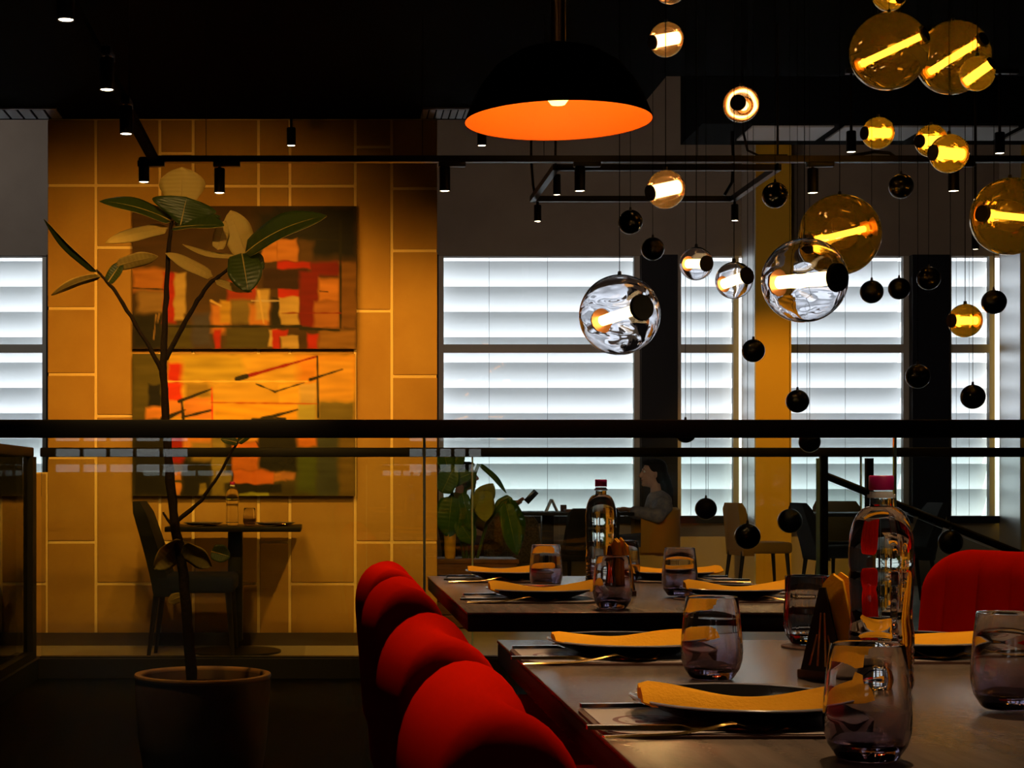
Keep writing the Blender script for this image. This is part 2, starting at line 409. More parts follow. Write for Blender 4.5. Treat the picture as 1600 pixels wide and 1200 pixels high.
# tiled feature wall: backing block in the grout colour, each tile its own piece
xt0, xt1 = WX(75, YT), WX(683, YT)
wt = struct('wall_feature', MB().span((xt0+.004, YT, 0), (xt1-.004, YT+.3, ZC)), 'grout')
cols = [(75,150,[290,482,585,715,847]), (150,250,[290,387,650,912]), (250,302,[240,486,650,847]), (302,404,[291,470,650,912]),
        (404,453,[291,486,680,847]), (453,555,[291,440,665,912]), (555,612,[230,486,660,847]), (612,683,[295,392,588,670,847])]
YS = YT-.022
gr = .009
def tile(px0, px1, py0, py1, parent, e0=gr, e1=gr):
    a, b = WX(px0, YT)+e0, WX(px1, YT)-e1; z1, z0 = WZ(py0, YT)-gr, WZ(py1, YT)+gr
    MB().box(((a+b)/2, YT-.003, (z0+z1)/2), (b-a, .012, z1-z0), bevel=.003, seg=1).build('tile', 'tile', parent, smooth=0)
for k, (a, b, hs) in enumerate(cols):
    ys = [186]+hs+[1006]
    for u, v in zip(ys, ys[1:]): tile(a, b, u, v, wt, 0 if k == 0 else gr, 0 if k == len(cols)-1 else gr)
# low tiled parapet left of the feature wall
wl = struct('wall_parapet', MB().span((X0, YT+.0, 0), (xt0, YT+.25, WZ(738, YT))), 'grout')
for (a, b, hs) in [(-25, 74, [738, 912, 1006]), (-130, -25, [738, 830, 1006]), (-260, -130, [738, 912, 1006]), (-420,-260,[738,830,1006])]:
    for u, v in zip(hs, hs[1:]): tile(a, b, u, v, wl)
struct('baseboard_feature', MB().span((X0, YT-.035, 0), (xt1, YT-.018, WZ(988, YT))), 'skirting')

# ------------------------------------------------------------------ glass railings
def railing(name, label, y, x0, x1, ztop, th, joints, zb, depth=.05, shoe=.05):
    r = thing(name, label, 'railing', ((x0+x1)/2, y, zb)); L = r.location
    def p(n, mb, m, sm=0): o = mb.build(n, m, r, smooth=sm); o.location = -L; return o
    p('handrail', MB().box(((x0+x1)/2, y, ztop-th/2), (x1-x0, depth, th), bevel=.006), 'rail_metal', 30)
    p('base_shoe', MB().span((x0, y-.03, zb), (x1, y+.03, zb+shoe)), 'rail_metal')
    xs = [x0]+joints+[x1]
    for a, b in zip(xs, xs[1:]):
        g = p('glass_panel', MB().span((a+.004, y-.006, zb+shoe), (b-.004, y+.006, ztop-th)), 'rail_glass')
    for j in joints:
        p('panel_edge', MB().span((j-.0035, y-.0065, zb+shoe), (j+.0035, y+.0065, ztop-th)), 'lit_glass_edge')
    return r
zn = WZ(656, YN)
railing('glass_railing', 'black handrail with clear glass panels running behind the set tables', YN, -2.6, 3.4, zn, .054, [WX(-330,YN), WX(663, YN), WX(1398, YN)], 0)
zf = WZ(699, YF)
fr = railing('glass_railing', 'farther black handrail with glass panels in front of the tiled wall', YF+.07, XL, 4.6, zf, .048, [WX(740, YF), WX(1352, YF)], .10, .045, .008)
# side railing of the well, running towards the viewer
sr = thing('glass_railing', 'short glass railing along the left edge of the dark well', 'railing', (XL-.05, 7, .10)); L = sr.location
for n, mb, m in [('handrail', MB().box((XL-.05, 6.85, zf-.024), (.045, 3.4, .048), bevel=.006), 'rail_metal'),
                 ('base_shoe', MB().span((XL-.08, 5.2, .10), (XL-.02, 8.5, .14)), 'rail_metal'),
                 ('glass_panel', MB().span((XL-.056, 5.2, .14), (XL-.044, 8.46, zf-.048)), 'rail_glass'),
                 ('corner_post', MB().span((XL-.075, 8.47, .10), (XL-.02, 8.58, zf-.048)), 'rail_metal')]:
    o = mb.build(n, m, sr, smooth=30); o.location = -L
# stair handrail descending to the right inside the well
YSt = 7.7
st = thing('stair_rail', 'sloping black stair handrail with posts behind the big bottle', 'railing', W(1287, 900, YSt)); L = st.location
def sp(n, mb, m): o = mb.build(n, m, st); o.location = -L; return o
a, b = W(1287, 742, YSt), W(1640, 884, YSt)
sp('handrail', MB().tube([a, b], .018, 10), 'rail_metal')
for px, pt in ((1287, 712), (1358, 716)):
    q = W(px, pt, YSt); sp('post', MB().span((q.x-.016, YSt-.016, 0), (q.x+.016, YSt+.016, q.z)), 'rail_metal')
q = W(1278, 716, YSt); sp('panel_edge', MB().span((q.x-.006, YSt-.01, 0), (q.x+.006, YSt+.01, q.z)), 'lit_glass_edge')
sp('glass_panel', MB().prism([(WX(1292,YSt), YSt, 0), (WX(1640,YSt), YSt, 0), (WX(1640,YSt), YSt, b.z-.03), (WX(1292,YSt), YSt, a.z-.03)], (0,.01,0)), 'rail_glass')

# ------------------------------------------------------------------ dining tables
TX0, TX1 = .272, 1.065
def dining_table(label, y0, y1):
    cx, cyy = (TX0+TX1)/2, (y0+y1)/2
    t = thing('dining_table', label, 'table', (cx, cyy, 0), group='dining tables')
    w, d = TX1-TX0, y1-y0
    MB().box((0, 0, .7475), (w, d, .005), bevel=.0015).build('tabletop', 'table_wood', t)
    MB().box((0, 0, .7285), (w-.002, d-.002, .033), bevel=.003).build('edge_band', 'table_edge', t)
    for x in (-.062, .058):
        for y in (-.30, .30):
            MB().box((x, y, .355), (.045, .045, .71), bevel=.004).build('leg', 'black_metal', t)
    for y in (-.30, .30): MB().box((0, y, .01), (.5, .09, .02), bevel=.004).build('foot_plate', 'black_metal', t)
    MB().box((0, 0, .706), (.16, .7, .012)).build('support_bracket', 'black_metal', t)
    return t
dining_table('dark wood table nearest the viewer, with the big water bottle on it', 1.30, 2.655)
dining_table('dark wood table behind the near table, with the smaller bottle', 3.22, 4.48)

# ------------------------------------------------------------------ red tub chairs
def pad_chair(name, label, loc, rz, H=.80, Ln=.44, half=.070, corner=.06, tuft=0, rise=.11, recline=.03, m='red_velvet', grp='red padded chairs'):
    """low chair facing +x with one thick pillow-like backrest; x = 0 is the outside of the back"""
    c = thing(name, label, 'chair', loc, rz, grp)
    N = 120 if tuft else 40; rings = []
    for i in range(N+1):
        v = -1+2*i/N
        if not tuft: v = math.copysign(abs(v)**.6, v) if v else 0          # stations crowd towards the ends
        y = v*Ln/2
        e = max(0, (abs(y)-(Ln/2-corner))/corner)
        top = H-corner*(1-math.sqrt(max(0, 1-e*e)))*1.05
        f = max(.25, (1-e**2.6)**.5) if e < 1 else .25
        hf = half*f
        cx = half+.030*(2*y/Ln)**2                            # gently wrapped round the sitter
        g = .020*(1-abs(math.sin(PI*tuft*(v+1)/2))**.4) if tuft else 0
        pts = []; lo = .40; rz_ = rise*min(1, f+.1)
        def P_(x, z): return (cx+x+recline*((H-z)/(H-lo)), y, z)
        pts += [P_(-hf*.8, lo), P_(-hf, lo+.05), P_(-hf, lo+.12), P_(-hf, top-rz_)]
        for k in range(1, 16):
            a = PI-PI*k/16; x = hf*math.cos(a)
            pts.append(P_(x-(g*max(0, math.cos(a)) if tuft else 0), top-rz_+rz_*math.sin(a)**.9))
        pts += [P_(hf-g, top-rz_), P_(hf-g, lo+.12), P_(hf-g, lo+.05), P_(hf*.8, lo)]
        rings.append(pts)
    MB().loft(rings).build('backrest', m, c, smooth=60)
    MB().box((.34, 0, .405), (.42, Ln*.96, .12), bevel=.035, seg=3).build('seat', m, c, smooth=50)
    for x, y in ((.10, -Ln/2+.06), (.10, Ln/2-.06), (.50, -Ln/2+.05), (.50, Ln/2-.05)):
        MB().cone((x+(-.03 if x < .2 else .02), y*1.08, 0), (x, y, .36), .010, .017, n=10).build('leg', 'dark_leg', c)
    return c
for lab, y0, y1 in [('red padded chair nearest the viewer, first in the row along the tables', 1.43, 1.88), ('red padded chair second in the row from the viewer', 2.10, 2.57),
                    ('red padded chair third in the row, beside the farther table', 3.12, 3.56), ('red padded chair farthest back in the row by the glass railing', 3.80, 4.26)]:
    pad_chair('padded_chair', lab, (.062, (y0+y1)/2, 0), 0, H=.803, Ln=y1-y0, corner=.032)
pad_chair('padded_chair', 'red channel tufted chair on the opposite side of the table, behind the big bottle', (1.47, 3.33, 0), PI+.42, H=.862, Ln=.56, half=.05, corner=.11, tuft=7, rise=.06, recline=.05)

# ------------------------------------------------------------------ table settings
def tpos(px, py):                 # a point on the table top seen at pixel (px,py)
    p = (py-VY)/.25
    return Vector(((px-VX)/p, F/p, .75))
def mesh_of(fn):
    o = fn(); me = o.data; bpy.data.objects.remove(o); return me
# plate: dark coupe plate; paler rim colour stands for its reflected glints
def plate(loc, label):
    t = thing('dinner_plate', label, 'plate', loc, 0, 'black dinner plates')
    inst('body', PL_BODY, t); inst('rim', PL_RIM, t); return t
R = .116
PL_BODY = mesh_of(lambda: MB().lathe([(0,.002),(.06,.002),(.066,0),(.072,.002),(.095,.010),(R-.002,.0185),(R-.003,.0205),(.093,.013),(.07,.0065),(0,.006)], 48).build('plate_body', 'plate_black'))
PL_RIM = mesh_of(lambda: MB().lathe([(R-.004,.0195),(R,.0190),(R+.001,.0205),(R-.001,.0215),(R-.004,.0205),(R-.004,.0195)], 48).build('plate_rim_glint', 'plate_rim_glint'))
def napkin_mesh(seed, w=.056, L=.232):
    rnd = random.Random(seed); rings = []
    N = 22
    for i in range(N+1):
        u = i/N; x = -L/2+L*u
        ww = w*(.75+.25*u)*.5*(1+.05*math.sin(7*u+seed)); hh = .013*(1+.25*math.sin(5*u+seed*2))
        yc = .010*math.sin(2.2*u*PI+seed)*.5-.008*u
        zc = .0165+.009*abs(2*u-1)**2.5*(.8 if u < .5 else 1.3)+.0012*math.sin(11*u)
        if i in (0, N): hh *= .7
        pts = []
        for (a, b) in ((-1,-.5),(-.6,.15),(0,.65),(.45,.45),(.8,.8),(1,.3),(1.02,-.4),(.5,-.6),(0,-.6),(-.6,-.7)):
            pts.append((x, yc+a*ww, zc+b*hh+.0015*math.sin(9*u*a+seed)))
        rings.append(pts)
    return mesh_of(lambda: MB().loft(rings).build('napkin', 'napkin_yellow', smooth=40))
NAPS = [napkin_mesh(k) for k in (1, 2.3, 4.1)]
# cutlery, lying along +x with the handle at -x
def spoon_mb():
    mb = MB(); rings = []
    for i in range(23):
        u = i/22; x = -.10+.20*u
        if u < .68: w = .0042-.0015*math.sin(PI*u/.68); z = .003+.010*max(0, (u-.35)/.33)**1.5 if u > .35 else .003
        else:
            v = (u-.68)/.32; w = .0035+.0175*math.sin(PI*min(1, v*.93+.05))**.7; z = .013-.009*math.sin(PI*v*.9)+.004*v
        th = .0012; dip = .004*max(0, (w-.006)/.014)
        rings.append([(x, -w, z), (x, -w*.5, z-dip), (x, w*.5, z-dip), (x, w, z), (x, w*.5, z-dip+th*1.4), (x, -w*.5, z-dip+th*1.4)])
    return mb.loft(rings)
def knife_mb():
    mb = MB(); rings = []
    for i in range(17):
        u = i/16; x = -.105+.21*u
        if u < .5: w, h = .0048, .0042
        else: v = (u-.5)/.5; w, h = .0075*(1-.55*max(0, v-.6)**1.0/.4), .0013
        rings.append([(x, -w, .001), (x, w, .001), (x, w*.8, .001+h), (x, -w*.8, .001+h)])
    return mb.loft(rings)
def fork_mb():
    mb = MB(); rings = []
    for i in range(17):
        u = i/16; x = -.10+.14*u
        w = .004-.0014*math.sin(PI*min(1, u/.8)) if u < .75 else .0035+.0085*((u-.75)/.25)**.8
        z = .003+.012*max(0, (u-.4)/.6)**1.5
        rings.append([(x, -w, z), (x, w, z), (x, w, z+.0022), (x, -w, z+.0022)])
    mb.loft(rings)
    for y in (-.0095, 0, .0095):
        mb.tube([(.039, y, .0155), (.06, y*1.02, .0125), (.085, y, .0145), (.10, y*.95, .020)], [.0022, .002, .0016, .0008], 6)
    return mb
SPOON = mesh_of(lambda: spoon_mb().build('spoon', 'gold')); KNIFE = mesh_of(lambda: knife_mb().build('knife', 'gold')); FORK = mesh_of(lambda: fork_mb().build('fork', 'gold'))
KNIFE_S = mesh_of(lambda: knife_mb().build('butter_knife', 'steel'))
# printed place mat: pale paper with a reddish brown round emblem drawn as rings and strokes
def mat_material():
    m = bpy.data.materials.new('printed_mat'); m.use_nodes = True; nt = m.node_tree; b = nt.nodes['Principled BSDF']
    tc = nt.nodes.new('ShaderNodeTexCoord'); sep = nt.nodes.new('ShaderNodeSeparateXYZ'); nt.links.new(tc.outputs['Object'], sep.inputs[0])
    def mth(op, a, bb=None):
        n = nt.nodes.new('ShaderNodeMath'); n.operation = op
        for i, v in enumerate((a, bb)):
            if v is None: continue
            if isinstance(v, (int, float)): n.inputs[i].default_value = v
            else: nt.links.new(v, n.inputs[i])
        return n.outputs[0]
    cx, cyy = -.075, -.012
    dx = mth('SUBTRACT', sep.outputs[0], cx); dy = mth('SUBTRACT', sep.outputs[1], cyy)
    r = mth('SQRT', mth('ADD', mth('MULTIPLY', dx, dx), mth('MULTIPLY', dy, dy)))
    ring = mth('LESS_THAN', mth('ABSOLUTE', mth('SUBTRACT', r, .036)), .003)
    nz = nt.nodes.new('ShaderNodeTexNoise'); nz.inputs['Scale'].default_value = 55; nt.links.new(tc.outputs['Object'], nz.inputs['Vector'])
    blob = mth('MULTIPLY', mth('LESS_THAN', r, .028), mth('GREATER_THAN', nz.outputs['Fac'], .53))
    msk = mth('MAXIMUM', ring, blob)
    mx = nt.nodes.new('ShaderNodeMix'); mx.data_type = 'RGBA'; mx.inputs[6].default_value = (.42,.36,.34,1); mx.inputs[7].default_value = (.14,.035,.035,1)
    nt.links.new(msk, mx.inputs[0]); nt.links.new(mx.outputs[2], b.inputs['Base Color']); b.inputs['Roughness'].default_value = .45
    MATS['printed_mat'] = m
mat_material()
def rrect(w, d, r, n=6):
    pts = []
    for cx, cyy, a0 in ((w/2-r, d/2-r, 0), (-w/2+r, d/2-r, PI/2), (-w/2+r, -d/2+r, PI), (w/2-r, -d/2+r, 1.5*PI)):
        for k in range(n+1): a = a0+PI/2*k/n; pts.append((cx+r*math.cos(a), cyy+r*math.sin(a), 0))
    return pts
MAT_TOP = mesh_of(lambda: MB().prism(rrect(.262, .212, .035), (0,0,.0012)).build('mat_sheet', 'printed_mat', smooth=0))
MAT_BASE = mesh_of(lambda: MB().prism(rrect(.274, .224, .04), (0,0,.003)).build('mat_backing', 'leather_brown', smooth=0))
seats = [  # plate x, y, flip (diner on the right), where, mat?
    (.438, 1.757, 0, 'at the seat nearest the viewer'), (.436, 2.41, 0, 'at the second seat of the near table'),
    (.850, 2.43, 1, 'on the near table in front of the tufted chair'), (.459, 3.58, 0, 'at the nearer left seat of the far table'),
    (.475, 4.30, 0, 'at the far left seat of the far table'), (.885, 4.28, 1, 'at the far right seat of the far table'),
    (.882, 3.60, 1, 'at the nearer right seat of the far table')]
for i, (x, y, fl, where) in enumerate(seats):
    s = -1 if fl else 1; rz = PI if fl else 0
    mt = thing('place_mat', 'brown edged printed place mat ' + where, 'place mat', (x-s*.027, y-.02, .75), rz, 'printed place mats')
    inst('backing', MAT_BASE, mt); inst('printed_sheet', MAT_TOP, mt, (0, 0, .003))
    plate((x, y, .7543), 'black round dinner plate ' + where)
    nz_ = inst('folded_napkin', NAPS[i % 3], None, (x+.004, y-.036 if not fl else y-.032, .7560), (0, 0, (.03 if i % 2 else -.04)+rz*0))
    tag(nz_, 'folded yellow napkin across the plate ' + where, 'napkin', 'yellow napkins on the plates')
    base = .7543
    sp_ = inst('spoon', SPOON, None, (x-s*.072, y-.123, base-.0035), (0, 0, rz+s*.22)); tag(sp_, 'gold spoon lying before the plate ' + where, 'spoon', 'gold spoons')
    kn = inst('table_knife', KNIFE, None, (x-s*.074, y-.094 if i != 0 else y-.10, base), (0, 0, rz+s*.02)); tag(kn, 'gold knife along the plate ' + where, 'knife', 'gold knives')
    fk = inst('fork', FORK, None, (x-s*.02+.03*s, y+.132, .7503), (0, 0, rz-s*.05)); tag(fk, 'gold fork behind the plate ' + where, 'fork', 'gold forks')
    bk = inst('butter_knife', KNIFE_S, None, (x-s*.085, y+.060 if i else y+.066, base), (0, 0, rz+s*.08)); tag(bk, 'steel knife beside the plate ' + where, 'knife', 'steel knives')
    bk.scale = (.72, 1, 1)

# tumblers
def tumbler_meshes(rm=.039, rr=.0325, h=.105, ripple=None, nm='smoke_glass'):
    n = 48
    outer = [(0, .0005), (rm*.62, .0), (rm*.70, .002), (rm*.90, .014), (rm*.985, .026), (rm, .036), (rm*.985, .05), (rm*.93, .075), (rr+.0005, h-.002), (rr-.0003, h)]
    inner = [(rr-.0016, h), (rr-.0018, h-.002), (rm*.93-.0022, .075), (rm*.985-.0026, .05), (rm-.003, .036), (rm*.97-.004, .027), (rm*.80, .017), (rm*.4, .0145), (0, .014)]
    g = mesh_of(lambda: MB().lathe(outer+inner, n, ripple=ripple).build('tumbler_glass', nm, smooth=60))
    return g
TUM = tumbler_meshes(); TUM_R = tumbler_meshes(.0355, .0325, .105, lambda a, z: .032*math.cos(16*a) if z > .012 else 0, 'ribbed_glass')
TUM_B = mesh_of(lambda: MB().lathe([(0,.0145),(.0155,.0150),(.0300,.0176),(.0318,.0180),(.0315,.0195),(.0156,.0162),(0,.0155)], 32).build('tinted_base', 'smoke_base', smooth=60))
def tumbler(px, py, label, ribbed=False, y=None, coaster=None):
    q = tpos(px, py) if y is None else Vector((WX(px, y), y, .75))
    z = .75
    if coaster:
        cq = tag(MB().lathe([(0,0),(.047,0),(.049,.0015),(.048,.003),(0,.003)], 36).build('coaster', 'leather_brown', loc=(q.x+coaster[0], q.y+coaster[1], .75)), coaster[2], 'coaster', 'brown round coasters')
    g = inst('tumbler', TUM_R if ribbed else TUM, None, (q.x, q.y, .7535 if coaster or ribbed else .7503)); tag(g, label, 'glass', 'stemless tumblers')
    return g
tumbler(1355, 1187, 'smoked stemless tumbler nearest the viewer, in front of the big bottle')
tumbler(1112, 1061, 'smoked stemless tumbler beside the second seat of the near table')
tumbler(1575, 1112, 'smoked stemless tumbler cut off by the frame edge, near the tufted chair', coaster=(.045, -.06, 'brown round coaster cut off at the frame edge by a tumbler'))
tumbler(1262, 1010, 'ribbed clear tumbler behind the near napkin holder', True, coaster=(.004, -.02, 'brown round coaster under the ribbed tumbler'))
tumbler(853, 921, 'smoked stemless tumbler beside the far left seat of the far table')
tumbler(957, 951, 'smoked stemless tumbler in front of the smaller bottle on far table')
tumbler(976, None, 'smoked stemless tumbler half hidden behind the smaller bottle', y=4.22)
tumbler(1062, 933, 'smoked stemless tumbler on the right half of the far table', coaster=(.02, -.075, 'brown round coaster in front of the far table tumbler'))

# water bottles
def bottle(name, label, loc, s=1.0, rz=0):
    t = thing(name, label, 'bottle', loc, rz, 'water bottles')
    r = .0375; prof = [(0,.004),(.018,.002),(.030,.0),(.0345,.004),(r,.014)]
    z = .02
    while z < .062: prof += [(r,z),(r-.0016,z+.004),(r,z+.008)]; z += .0105
    prof += [(r,.070),(r-.002,.085),(r-.0026,.10),(r-.001,.125),(r,.140),(r-.0015,.147),(r,.154),(r,.168)]
    for k in range(1, 9):
        a = k/8*PI/2; prof.append((.0135+(r-.0135)*math.cos(a)**.9, .168+.054*math.sin(a)))
    prof += [(.0130,.226),(.0130,.232)]
    body = prof+[(0,.232)]
    b = MB().lathe(body, 40).build('body', 'water_bottle', t, smooth=50); b.scale = (s,s,s)
    n = MB().lathe([(.0132,.2325),(.0160,.2325),(.0162,.2365),(.0134,.2365),(.0134,.240),(.0132,.240),(.0132,.2325)], 24).build('neck_ring', 'label_clear', t); n.scale = (s,s,s)
    c = MB().lathe([(0,.2415),(.0138,.2415),(.0142,.2425),(.0142,.2575),(.0132,.259),(0,.259)], 36, ripple=lambda a, z: .012*math.cos(36*a) if .2425 <= z <= .2575 else 0).build('cap', 'cap_magenta', t, smooth=60); c.scale = (s,s,s)
    return t
q = tpos(1377, 1083); bottle('water_bottle', 'big clear water bottle with magenta cap on the near table', (q.x, q.y, .7502))
q = tpos(939, 915); bottle('water_bottle', 'smaller looking water bottle with magenta cap on the far table', (q.x, q.y, .7502))

# napkin holders: dark triangular plates with slots, yellow paper napkins between
def napkin_holder(label, nlabel, loc, rz, h=.105):
    t = thing('napkin_holder', label, 'napkin holder', loc, rz, 'triangular napkin holders')
    MB().box((0, 0, .006), (.075, .05, .012), bevel=.002).build('base', 'planter_wood', t)
    w = .064
    for y in (-.0225, .0225):
        poly = [(-w/2, y-.0015, .012), (w/2, y-.0015, .012), (.004, y-.0015, h), (-.004, y-.0015, h)]
        pl = MB().prism(poly, (0,.003,0)).build('side_plate', 'dark_leg', t, smooth=0)
        for k in range(4):
            x = -.020+.012*k; zt = h-.018-abs(x+.002)*2.3
            d = -.0022 if y < 0 else .0022
            MB().prism([(x, y+d, .018), (x+.0035, y+d, .018), (x*.45+.0035, y+d, zt), (x*.45+.001, y+d, zt)], (0, .0008, 0)).build('slot_inlay', 'gold', pl, smooth=0)
    for k in range(5):
        y = -.0165+.007*k; rr = random.Random(k); dx = rr.uniform(-.004,.004)+.006; zt = h+.012+rr.uniform(-.006,.008)
        poly = [(-.034+dx, y, .0125), (.036+dx, y, .0125), (.034+dx, y, .05), (.016+dx, y, zt-.008), (.002+dx, y, zt), (-.012+dx, y, zt-.014)]
        o = MB().prism(poly, (0, .0035, 0)).build('paper_napkin', 'napkin_yellow', None, loc=loc, smooth=0); o.rotation_euler = (0, 0, rz)
        tag(o, ('first', 'second', 'third', 'fourth', 'fifth')[k] + ' yellow paper napkin ' + nlabel, 'napkin', 'paper napkins in holders')
q = tpos(1302, 1062); napkin_holder('dark triangular napkin holder beside the big bottle', 'standing in the holder beside the big bottle', (q.x, q.y, .7502), -.9, .118)
q = tpos(966, 930); napkin_holder('dark triangular napkin holder on the far table', 'standing in the holder on the far table', (q.x, q.y, .7502), -1.2, .110)

# ------------------------------------------------------------------ big dome pendant
yP = 4.77; q = W(872, 190, yP)
pd = thing('dome_pendant', 'large black dome pendant lamp with glowing orange inside over the tables', 'pendant lamp', (q.x, q.y, q.z))
r0 = 146*yP/F
prof_o = [(r0, 0), (r0*.985, .012), (r0*.93, .05), (r0*.84, .10), (r0*.68, .155), (r0*.45, .195), (r0*.2, .215), (.03, .22), (.026, .225), (0, .225)]
MB().lathe(prof_o, 64).build('shade', 'black_paint', pd, smooth=60)
prof_i = [(r0-.002, .001), (r0*.975, .012), (r0*.92, .048), (r0*.83, .097), (r0*.67, .151), (r0*.44, .190), (r0*.2, .209), (0, .212)]
MB().lathe(prof_i, 64).build('lining', 'lamp_orange', pd, smooth=60)
MB().lathe([(0,-.0),(.02,.004),(.032,.02),(.034,.04),(.026,.06),(.014,.075),(.014,.10),(0,.10)], 24, c=(0,0,.045)).build('bulb', 'bulb_glow', pd, smooth=60)
MB().cone((0,0,.145), (0,0,.2), .016, n=16).build('socket', 'black_metal', pd)
MB().cone((0,0,.225), (0,0,ZC-q.z), .022, n=20).build('stem', 'copper', pd)
ld = bpy.data.lights.new('pendant_bulb', 'POINT'); ld.energy = 5.5; ld.color = (1,.62,.22); ld.shadow_soft_size = .035
lo = bpy.data.objects.new('pendant_bulb', ld); COL.objects.link(lo); lo.parent = pd; lo.location = (0,0,.03)

# ------------------------------------------------------------------ globe pendants
CORD = 'black_paint'
def globe(px, py, rpx, R_, kind, ax, label, tube_r=.16, cap_r=.30, ceil=ZC, y=None):
    y = y or F*R_/rpx
    c = W(px, py, y); r = rpx*y/F
    g = thing('globe_pendant', label, 'pendant lamp', c, 0, 'glass globe pendants')
    gm = {'c': 'globe_clear', 'w': 'globe_warm', 'a': 'globe_amber'}[kind]
    if kind == 'c':
        mb_ = MB().ball((0,0,0), r, 48, 28)
        inner = bmesh.ops.create_uvsphere(mb_.bm, u_segments=48, v_segments=28, radius=r*.975)
        bmesh.ops.reverse_faces(mb_.bm, faces=list({f for v in inner['verts'] for f in v.link_faces}))
        me_ = bpy.data.meshes.new('glass_globe'); mb_.bm.to_mesh(me_); mb_.bm.free(); me_.materials.append(MATS['globe_blown'])
        for p_ in me_.polygons: p_.use_smooth = True
        inst('glass_globe', me_, g)
    else: MB().ball((0,0,0), r, 40, 24).build('glass_globe', gm, g, smooth=180)
    # axis: ax = screen direction of the dark cap in units of the radius (x right, y down); it leans towards the viewer
    d = Vector((ax[0], -math.sqrt(max(.02, .80-ax[0]**2-ax[1]**2)), -ax[1])); d.normalize()
    cr = r*cap_r
    a = d*r*.93; e = -d*r*.80
    MB().cone(d*r*.93, d*r*1.035, cr, cr*.96, n=28).build('end_cap', 'bulb_cap_black', g, smooth=30)
    MB().cone(e, e*1.10, cr*.95, cr*.90, n=28).build('rear_cap', 'bulb_cap_copper', g, smooth=30)
    MB().cone(e*.98, a*.93, r*tube_r, n=20).build('light_tube', 'tube_amber' if kind == 'a' else 'tube_glow', g, smooth=30)
    zc = ceil-c.z
    MB().cone((0,0,r*.99), (0,0,r+.012), .008, .006, n=10).build('cord_grip', 'black_metal', g)
    MB().cone((0,0,r), (0,0,zc), .0016, n=6).build('cord', CORD, g)
    return g
globe(968, 492, 63, .15, 'c', (.35,-.08), 'large clear glass globe pendant hanging in front of the widest blind', .13, .32)
globe(1257, 438, 66, .15, 'c', (.48,.03), 'large clear glass globe pendant overlapping an amber globe', .16, .34)
globe(1312, 367, 63, .15, 'a', (-.80,.22), 'large amber glass globe pendant behind the large clear globe', .08, .2, y=6.75)
globe(1389, 80, 60, .15, 'a', (.64,-.24), 'large amber globe pendant, left one of the touching pair near the ceiling', .09, .2, y=6.3)
globe(1489, 90, 57, .15, 'a', (.45,-.26), 'large amber globe pendant, right one of the touching pair near the ceiling', .10, .2, y=6.95)
globe(1527, 115, 27, .06, 'a', (.55,-.42), 'small amber globe pendant in front of the touching pair', .26, .40)
globe(1390, -10, 27, .07, 'a', (.35,.42), 'small amber globe pendant cut by the top edge of the picture', .3, .35, y=7.2)
globe(1372, 208, 25, .07, 'a', (-.86,.05), 'small amber globe pendant alone below the touching large pair', .30, .42)
globe(1455, 220, 25, .07, 'a', (-.80,.1), 'small amber globe pendant partly behind another small amber one', .30, .42, y=7.5)
globe(1483, 240, 30, .07, 'a', (-.86,.0), 'small amber globe pendant overlapping the one behind it', .30, .42)
globe(1158, 163, 28, .07, 'w', (-.36,.10), 'small warm glass globe pendant beside the ceiling duct corner', .28, .45)
globe(1041, 62, 27, .07, 'w', (-.80,.22), 'small warm glass globe pendant highest beside the copper stem lamp', .36, .42)
globe(1040, 296, 30, .07, 'w', (-.80,.22), 'small warm glass globe pendant in front of the black track', .36, .42)
globe(1088, 412, 26, .07, 'c', (.38,.10), 'small clear glass globe pendant above the dark column', .28, .48)
globe(1147, 438, 29, .07, 'c', (.45,-.14), 'small clear glass globe pendant at the edge of the mustard pillar', .28, .48)
globe(1578, 338, 60, .15, 'a', (-.80,.0), 'large amber globe pendant cut off by the right picture edge', .09, .22)
globe(1508, 501, 26, .07, 'a', (-.85,.03), 'small amber globe pendant hanging before the narrowest blind', .24, .42)
globe(1048, -22, 28, .07, 'w', (.3,-.2), 'small glass globe pendant almost wholly above the top edge', .28, .42)
# little black ball pendants with a thin clear skin
balls = [(985,347,19,'below the large dome lamp, left of the window column'), (1020,389,18,'at the head of the dark column'), (1211,305,20,'beside the track spot left of the mustard pillar'),
 (1408,291,19,'under the track, above the second dark column'), (1362,456,18,'leftmost of the three level ones before the blind'), (1405,451,17,'middle one of the three level ones before the blind'),
 (1451,435,18,'on the second dark column near its top'), (1553,472,19,'beside the amber globe near the narrowest blind'), (1177,548,18,'on the edge between blind and mustard pillar'),
 (1246,627,18,'just above the handrail beside the mustard pillar'), (1434,588,19,'low on the second dark column'), (1520,620,19,'just above the handrail before the narrowest blind'),
 (1071,674,18,'mostly hidden behind the near handrail'), (1265,690,17,'hanging just below the near handrail'), (1103,795,17,'beside the seated person in dark clothes'),
 (1234,814,19,'beside the sloping stair rail'), (1168,838,20,'lowest one, in front of the mustard pillar'), (1485,847,19,'peeking out above the tufted red chair')]
BR = .05
BALL = mesh_of(lambda: MB().ball((0,0,0), BR*.93, 28, 18).build('ball', 'bulb_cap_black', smooth=180))
SHELL = mesh_of(lambda: MB().ball((0,0,0), BR, 28, 18).build('shell', 'ball_shell', smooth=180))
KNOB = mesh_of(lambda: MB().cone((0,0,BR*.97), (0,0,BR+.012), .006, .004, n=10).build('knob', 'black_metal'))
for (px, py, r, where) in balls:
    y = F*BR/r; c = W(px, py, y)
    g = thing('ball_pendant', 'small black ball pendant ' + where, 'pendant', c, 0, 'black ball pendants')
    inst('ball', BALL, g); inst('glass_skin', SHELL, g); inst('knob', KNOB, g)
    MB().cone((0,0,BR), (0,0,ZC-c.z), .0012, n=6).build('cord', CORD, g)

